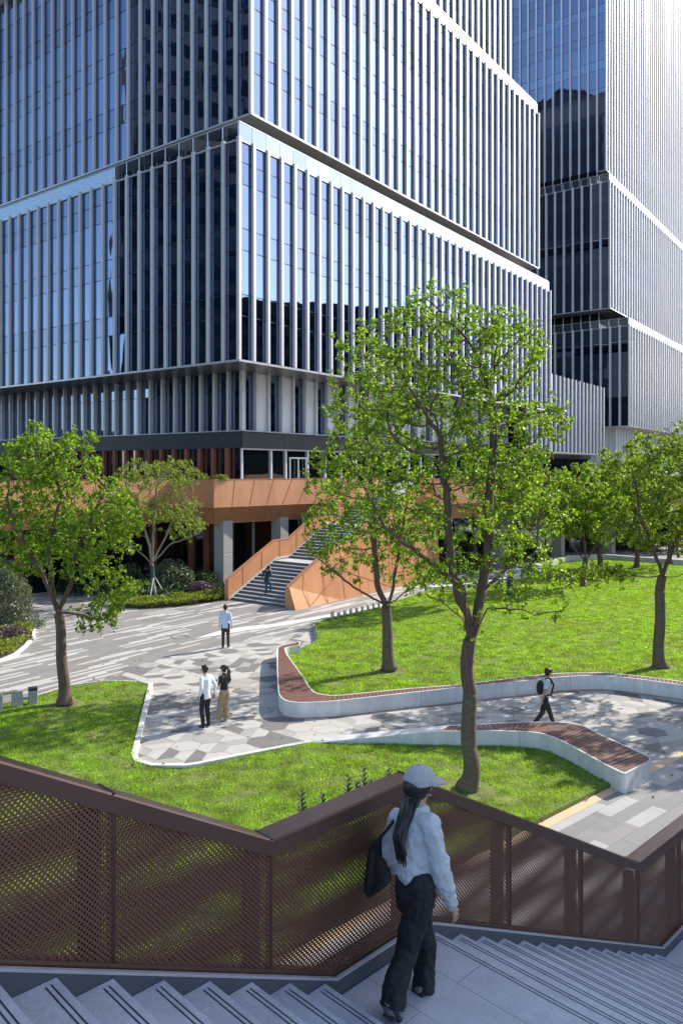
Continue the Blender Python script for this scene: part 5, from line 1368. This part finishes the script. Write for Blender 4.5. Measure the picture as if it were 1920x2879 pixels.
    if hairstyle == 'short': hb.ell(hd+f*.02*s+Vector((0, 0, .07*s)), (.066*s, .075*s, .05*s))
    hb.build('hair', M[hair], root, smooth=True)
    # shirt
    if top:
        lowc = q('pelvis'); low = Vector((lowc.x, lowc.y, shirt_len*s))
        L_ = [(low, .165*b_, .128*b_), (q('pelvis')+Vector((0, 0, .03*s)), .160*b_, .125*b_), (q('waist'), .148*b_, .118*b_), (q('chest')-Vector((0, 0, .05*s)), .170*b_, .122*b_), (q('chest')+Vector((0, 0, .05*s)), .172*b_, .115*b_), (q('neck')-Vector((0, 0, .075*s)), .125*b_, .088*b_), (q('neck')-Vector((0, 0, .03*s)), .075*b_, .070*b_), (q('neck')+Vector((0, 0, .012*s)), .062*s, .06*s)]
        L_ = [l for l in L_ if l[0].z >= low.z-1e-4]
        T_ = []
        for sh_, el, wr in (('shL', 'elL', 'wrL'), ('shR', 'elR', 'wrR')):
            i0 = q(sh_).lerp(q('chest'), .35)+Vector((0, 0, .035*s))
            if sleeve == 'long': T_.append(([i0, q(sh_), q(sh_).lerp(q(el), .5), q(el), q(el).lerp(q(wr), .5), q(el).lerp(q(wr), .97)], [.052*s, .060*s, .056*s, .050*s, .045*s, .038*s]))
            else: T_.append(([i0, q(sh_), q(sh_).lerp(q(el), .75)], [.060*s, .068*s, .066*s]))
        cloth('shirt', [L_], T_, M[top], root, .012 if sub > 1 else .018, .010)
    wl = .02*wide; T_ = []
    for hp, kn_, an in (('hipL', 'kneeL', 'ankL'), ('hipR', 'kneeR', 'ankR')):
        T_.append(([q(hp)+Vector((0, 0, .05*s)), q(hp)-Vector((0, 0, .06*s)), q(hp).lerp(q(kn_), .6), q(kn_), q(kn_).lerp(q(an), .5), q(kn_).lerp(q(an), 1.0)-Vector((0, 0, .015*s))], [.088*b_, (.094+wl)*b_, (.080+wl)*s, (.066+wl)*s, (.060+wl*1.2)*s, (.054+wl*1.3)*s]))
    cloth('trousers', [[(q('pelvis')-Vector((0, 0, .07*s)), .150*b_, .112*b_), (q('pelvis')+Vector((0, 0, .03*s)), .148*b_, .108*b_), (q('waist')-Vector((0, 0, .01*s)), .125*b_, .098*b_)]], T_, M[bottom], root, .014 if sub > 1 else .018, .008)
    for an, to in (('ankL', 'toeL'), ('ankR', 'toeR')):
        a_, t_ = q(an), q(to); d = (t_-a_); dh = Vector((d.x, d.y, 0)).normalized(); 
        dz = Vector((0, 0, t_.z-a_.z+.055*s)); heel = a_-dh*.045*s-Vector((0, 0, .045*s))
        skinned('shoe', [(a_-Vector((0, 0, .01*s)), .046*s, .046*s), (heel, .042*s, .036*s), (a_.lerp(t_, .55)-Vector((0, 0, .012*s)), .046*s, .034*s), (t_+dh*.02*s, .044*s, .03*s)], [(0, 1), (0, 2), (2, 3)], M[shoe], root, 1)
        sb = MB(); sb.bar(heel-Vector((0, 0, .028*s)), t_+dh*.055*s-Vector((0, 0, .024*s)), .085*s, .022*s); sb.build('sole', M[sole], root)
    return root, j, s
def head_of(v): return math.atan2(v[1], v[0])

# standing man on the plaza, seen from behind
p = G(634, 1823); person(p, head_of((.12, 1)), 1.77, 'man in pale blue shirt and charcoal trousers standing alone, his back turned',
    dict(elL=(-.225, -.04, 1.14), wrL=(-.235, .0, .92), elR=(.23, -.03, 1.14), wrR=(.25, .02, .88), kneeR=(.09, .05, .5), ankR=(.09, .08, .10), toeR=(.14, .24, .045), ankL=(-.09, -.04, .09)), top='shirt_blue', bottom='trouser_char', shirt_len=.80)
# couple
p = G(578, 2047); person(p, head_of((-.80, .60)), 1.76, 'man in white shirt and black trousers standing beside a woman with a ponytail',
    dict(elL=(-.24, -.09, 1.15), wrL=(-.20, .05, .90), elR=(.25, -.12, 1.15), wrR=(.24, -.10, .90), kneeL=(-.09, .06, .5), kneeR=(.09, .03, .5), head=(0, .05, 1.58), face=(-.2, .9, -.15)), top='shirt_white', bottom='trouser_black', hairstyle='quiff', skin='skin_tan', shirt_len=.80)
p = G(630, 2030); pr, j, s = person(p, head_of((-.85, .53)), 1.63, 'woman in a black T-shirt and khaki trousers with a ponytail, holding a cup',
    dict(elL=(-.22, -.02, 1.14), wrL=(-.10, .22, 1.14), elR=(.22, -.04, 1.13), wrR=(.10, .22, 1.10), kneeL=(-.10, .08, .5), ankL=(-.10, .12, .09), toeL=(-.11, .27, .035), head=(0, .03, 1.59)), top='tee_black', bottom='trouser_khaki', hair='hair_br', sleeve='short', shoe='sole', build=.88, wide=1.2, shirt_len=.97)
b = MB(); h_ = j['head']
b.tube([h_+Vector((0, -.07, .06))*s, h_+Vector((0, -.17, .07))*s, h_+Vector((0, -.22, -.02))*s, h_+Vector((0, -.22, -.20))*s, h_+Vector((0, -.19, -.36))*s], [.03*s, .045*s, .055*s, .045*s, .012*s], 8); b.build('ponytail', M['hair_br'], pr, smooth=True)
b = MB(); b.ell(h_+Vector((0, .085, .02))*s, (.075*s, .02*s, .022*s)); b.build('sunglasses', M['sunglass'], pr)
cp = pr.location+Matrix.Rotation(pr.rotation_euler[2], 3, 'Z') @ (Vector((0, .30, 1.16))*s)
t = empty('paper_cup', cp, 0, 'small drink cup held by the woman in khaki trousers', 'cup'); b = MB(); b.tube([Vector((0, 0, -.05)), Vector((0, 0, .05))], [.028, .038], 10); b.build('cup', M['sole'], t); b = MB(); b.tube([Vector((0, 0, .05)), Vector((0, 0, .062))], [.04, .036], 10); b.build('lid', M['shoe_dark'], t)
# walking man with a backpack
p = G(1530, 2056); pr, j, s = person(p, head_of((1, .10)), 1.76, 'man with a black backpack walking right between the two benches',
    dict(hipL=(-.08, .01, .88), hipR=(.08, .0, .88), kneeL=(-.09, .18, .48), ankL=(-.09, .32, .11), toeL=(-.09, .47, .09), kneeR=(.09, -.10, .50), ankR=(.09, -.36, .20), toeR=(.09, -.26, .06), pelvis=(0, 0, .90), waist=(0, .01, 1.06), chest=(0, .04, 1.29), neck=(0, .06, 1.45), head=(0, .12, 1.57), crown=(0, .10, 1.66), shL=(-.17, .04, 1.39), shR=(.17, .03, 1.39),
         elR=(.22, -.06, 1.13), wrR=(.22, -.13, .90), elL=(-.22, .08, 1.12), wrL=(-.20, .22, .95)), top='tee_grey', bottom='trouser_black', sleeve='short', skin='skin_tan', shirt_len=.80)
bt = empty('backpack', pr.location+Vector((.02, .0, 1.19)), 0, 'bulky black backpack worn by the walking man', 'backpack')
skinned('pack', [((-.12, 0, -.22), .13, .10), ((-.14, 0, 0), .16, .12), ((-.09, 0, .20), .12, .09)], [(0, 1), (1, 2)], M['bag'], bt, 2)
b = MB()
for k in (-1, 1): b.tube([Vector((-.03, .13*k, .26)), Vector((.10, .14*k, .27)), Vector((.20, .13*k, .10)), Vector((.12, .15*k, -.16)), Vector((-.05, .13*k, -.20))], [.028]*5, 6)
b.build('strap', M['bag'], bt)
b = MB(); b.tube([Vector((-.10, 0, .27)), Vector((-.13, 0, .33)), Vector((-.17, 0, .27))], [.012]*3, 5); b.build('handle', M['bag'], bt)
# stair climber
kk = .72; base = SL.lerp(SR, .47)+SA*kk; p = Vector((base.x, base.y, .306))
person(p, head_of((A.x, A.y)), 1.70, 'man in navy jacket and jeans climbing the stairs, one hand at his ear',
    dict(chest=(0, .08, 1.28), neck=(0, .13, 1.44), head=(0, .18, 1.56), crown=(0, .17, 1.65), shL=(-.18, .09, 1.38), shR=(.18, .09, 1.38), waist=(0, .03, 1.07), kneeR=(.09, .24, .60), ankR=(.09, .22, .25), toeR=(.09, .36, .20), kneeL=(-.07, .05, .5), ankL=(-.07, -.06, .09), elR=(.30, .02, 1.20), wrR=(.16, .14, 1.42), elL=(-.28, -.03, 1.16), wrL=(-.34, -.02, .92)), top='navy', bottom='jeans', shoe='shoe_dark')

# ---- woman in the cap, foreground
WL = Vector((.50, 5.42, ZL)); hd_ = E1.copy()
Rm = Matrix.Rotation(-(head_of((E1.x, E1.y))-math.pi/2), 3, 'Z')
def loc(px, py, D): return Rm @ (at(px, py, D)-WL)
def lv(k): return tuple(k/ (1.66/1.75))
Jw = dict(pelvis=lv(loc(1166, 2492, 5.43)), waist=lv(loc(1164, 2435, 5.46)), chest=lv(loc(1163, 2345, 5.50)), neck=lv(loc(1172, 2268, 5.53)), head=lv(loc(1181, 2215, 5.56)), crown=lv(loc(1180, 2180, 5.56)),
    shL=lv(loc(1118, 2300, 5.64)), shR=lv(loc(1212, 2322, 5.38)), elL=lv(loc(1090, 2390, 5.72)), wrL=lv(loc(1120, 2455, 5.80)), elR=lv(loc(1240, 2448, 5.33)), wrR=lv(loc(1272, 2548, 5.36)),
    hipL=lv(loc(1152, 2505, 5.50)), hipR=lv(loc(1182, 2505, 5.36)), kneeL=lv(loc(1196, 2655, 5.62)), ankL=lv(loc(1192, 2772, 5.54)), toeL=lv(loc(1238, 2782, 5.66)),
    kneeR=lv(loc(1145, 2665, 5.36)), ankR=lv(loc(1100, 2820, 5.20)), toeR=lv(loc(1122, 2872, 5.30)), face=(.25, 1, -.15))
# body only here; her loose clothes are built below
pr, j, s = person(WL, head_of((E1.x, E1.y)), 1.66, 'woman in grey cap, white blouse and wide black trousers walking along the railing', Jw, top=None, bottom='trouser_black', wide=1.0, shoe='shoe_grey', sole='shoe_dark', build=.9, sub=2)
q = lambda k: j[k]
for an, to in (('ankL', 'toeL'), ('ankR', 'toeR')):
    a_, t_ = j[an], j[to]; dh = (t_-a_).normalized(); dx = Vector((0, 0, 1)).cross(dh).normalized()
    b = MB(); b.tube([a_-dh*.075-Vector((0, 0, .03)), a_-dh*.05-Vector((0, 0, .03)), a_+dh*.03-Vector((0, 0, .035)), t_-dh*.02, t_+dh*.045, t_+dh*.075], [.030, .050, .053, .048, .042, .020], 12)
    b.tube([a_+Vector((0, 0, .03)), a_-Vector((0, 0, .03))], [.050, .054], 12); b.build('chunky_shoe', M['shoe_grey'], pr, smooth=True)
    b = MB(); b.bar(a_-dh*.09-Vector((0, 0, .068)), t_+dh*.075-Vector((0, 0, .042)), .105, .034); b.build('sole', M['shoe_dark'], pr, bevel=.008)
# wide black trousers over the legs
for o_ in [c_ for c_ in pr.children if c_.name.startswith('trousers')]: bpy.data.objects.remove(o_)
dn = Vector((0, 0, 1)); T_ = []
for hp, kn_, an, w_ in (('hipL', 'kneeL', 'ankL', .0), ('hipR', 'kneeR', 'ankR', .004)):
    fw = (q(an)-q(kn_)).normalized()
    T_.append(([q(hp)+dn*.06, q(hp)-dn*.05, q(hp).lerp(q(kn_), .35), q(hp).lerp(q(kn_), .7), q(kn_), q(kn_).lerp(q(an), .35), q(kn_).lerp(q(an), .7), q(an)-dn*.035], [.098, .104, .096+w_, .088+w_, .080+w_, .078+w_, .080+w_, .084+w_]))
cloth('wide_trousers', [[(q('pelvis')-dn*.06, .155, .135), (q('pelvis')+dn*.03, .150, .130), (q('waist')-dn*.03, .125, .110), (q('waist')+dn*.04, .118, .105)]], T_, M['trouser_black'], pr, .008, .020)
# loose blouse tucked at the waist, long sleeves
wst = q('pelvis').lerp(q('waist'), .35)
L_ = [(wst, .125, .115), (wst+dn*.05, .148, .138), (q('waist')+dn*.05, .156, .146), (q('chest')-dn*.06, .160, .140), (q('chest')+dn*.04, .160, .122), (q('chest').lerp(q('neck'), .45), .150, .105), (q('neck')-dn*.045, .105, .08), (q('neck')+dn*.01, .06, .058)]
T_ = [([q('shL').lerp(q('chest'), .35)+dn*.04, q('shL'), q('shL').lerp(q('elL'), .5), q('elL'), q('elL').lerp(q('wrL'), .8)], [.06, .070, .074, .072, .055]),
      ([q('shR').lerp(q('chest'), .35)+dn*.04, q('shR'), q('shR').lerp(q('elR'), .5), q('elR'), q('elR').lerp(q('wrR'), .5), q('elR').lerp(q('wrR'), .85), q('elR').lerp(q('wrR'), 1.12)], [.06, .068, .066, .062, .060, .050, .036])]
cloth('blouse', [L_], T_, M['blouse'], pr, .008, .026)
hd = q('head'); f = Vector((.25, 1, -.1)).normalized(); rg = Vector((f.y, -f.x, 0)).normalized()
# long hair falling down the back
b = MB()
b.ell(hd-f*.03+Vector((0, 0, .02)), (.10, .108, .105), 18, 12)
bk = q('chest')-Vector((0, .10, 0))
b.tube([hd-f*.05+Vector((0, 0, .0)), hd-f*.075+Vector((0, 0, -.10)), q('neck')-f*.10+rg*.015+Vector((0, 0, -.06)), q('chest')-f*.155+rg*.045+Vector((0, 0, .05)), q('chest')-f*.17+rg*.085+Vector((0, 0, -.10))], [.076, .056, .036, .022, .004], 12)
rh = random.Random(4)
for k in range(26):
    u_ = rh.uniform(-1, 1); o1 = rg*u_*.07+f*rh.uniform(-.01, .01); o2 = rg*u_*.045; L2 = rh.uniform(-.05, .05)
    b.tube([hd-f*.05+o1+Vector((0, 0, -.03)), hd-f*.085+o1*.9+Vector((0, 0, -.12)), q('neck')-f*.105+o2+rg*.01+Vector((0, 0, -.08)), q('chest')-f*.150+o2+rg*rh.uniform(.03, .06)+Vector((0, 0, .02)), q('chest')-f*.160+o2*1.3+rg*rh.uniform(.06, .12)+Vector((0, 0, -.12+L2))], [.018, .014, .012, .009, .002], 5)
for k in range(5):
    o_ = rg*(k-2)*.014
    b.tube([hd-f*.09+o_+Vector((0, 0, -.06)), q('neck')-f*.115+o_*1.4+Vector((0, 0, -.08)), q('chest')-f*.165+o_*1.6+rg*.05+Vector((0, 0, .0)), q('chest')-f*.17+o_*2.0+rg*.09+Vector((0, 0, -.14-.02*(k % 2)))], [.03, .025, .02, .004], 6)
b.build('long_hair', M['hair'], pr, smooth=True)
# cap with brim pointing forward-right
cb = MB(); cc = hd+Vector((0, 0, .045))-f*.005
nseg = 20
rot = Matrix.Rotation(math.atan2(-f.x, f.y), 3, 'Z')
for i in range(7):
    t0, t1 = math.pi/2*i/7, math.pi/2*(i+1)/7
    ring = lambda t: [cc+rot @ Vector((.112*math.cos(t)*math.cos(2*math.pi*k/nseg), .122*math.cos(t)*math.sin(2*math.pi*k/nseg), .118*math.sin(t)**.9 if t > 0 else 0)) for k in range(nseg)]
    a_, b2 = ring(t0), ring(t1); cb.add(a_+b2, [(k, (k+1) % nseg, nseg+(k+1) % nseg, nseg+k) for k in range(nseg)])
cb.ell(cc+Vector((0, 0, .118)), (.012, .012, .008))
cb.build('cap', M['cap'], pr, smooth=True)
br = MB(); pts = []
for k in range(13):
    a_ = math.pi*(k/12); pts.append((.108*math.cos(a_), .10*math.sin(a_)+.03, .005)); 
vs = []
for k in range(13):
    a_ = math.pi*k/12; x_ = math.cos(a_); y_ = math.sin(a_)
    vs.append(cc+rot @ Vector((.108*x_, .105*y_+.01, .008))); vs.append(cc+rot @ Vector((.10*x_, .125+.085*y_ if y_ > .05 else .06, -.02-.012*y_)))
br.add(vs, [(2*k, 2*k+1, 2*k+3, 2*k+2) for k in range(12)]); br.add([v+Vector((0, 0, .008)) for v in vs], [(2*k, 2*k+2, 2*k+3, 2*k+1) for k in range(12)]); br.build('cap_brim', M['cap'], pr, smooth=True)
mb_ = MB(); mb_.tube([hd-rg*.098+f*.02+Vector((0, 0, -.03)), hd-rg*.100-f*.035+Vector((0, 0, -.008)), hd-rg*.075-f*.085+Vector((0, 0, .018))], [.011, .013, .010], 6); mb_.ell(hd+f*.055-rg*.02+Vector((0, 0, -.055)), (.030, .024, .032)); mb_.build('face_mask', M['mask'], pr, smooth=True)
# tote bag on the left shoulder
bgp = pr.location+Matrix.Rotation(pr.rotation_euler[2], 3, 'Z') @ (q('elL')+Vector((-.03, -.05, -.13)))
bt = empty('tote_bag', bgp, pr.rotation_euler[2]+.1, 'slouchy black tote bag hanging from the shoulder of the woman in the cap', 'bag')
b = MB(); vs = []
for (z, hx, hy, oy) in ((.22, .022, .10, .0), (.12, .040, .12, -.01), (-.01, .050, .14, -.02), (-.11, .045, .145, -.03), (-.15, .022, .12, -.04)):
    for k in range(12):
        a_ = 2*math.pi*k/12; vs.append(Vector((hx*math.copysign(abs(math.cos(a_))**.7, math.cos(a_)), hy*math.copysign(abs(math.sin(a_))**.6, math.sin(a_))+oy, z)))
fs = [(i*12+(k+1) % 12, i*12+k, (i+1)*12+k, (i+1)*12+(k+1) % 12) for i in range(4) for k in range(12)]+[tuple(range(12)), tuple(range(59, 47, -1))]
b.add(vs, fs); b.build('bag_body', M['bag'], bt, smooth=True)
b = MB(); inv = Matrix.Rotation(-bt.rotation_euler[2], 3, 'Z')
shw = pr.location+Matrix.Rotation(pr.rotation_euler[2], 3, 'Z') @ (q('shL')+Vector((.03, 0, .075))); sl2 = inv @ (shw-bgp)
b.tube([Vector((0, .12, .18)), sl2+Vector((-.03, .09, -.12)), sl2+Vector((0, .02, .0)), sl2+Vector((-.03, -.09, -.10)), Vector((0, -.12, .18))], [.012]*5, 6); b.build('strap', M['bag'], bt)
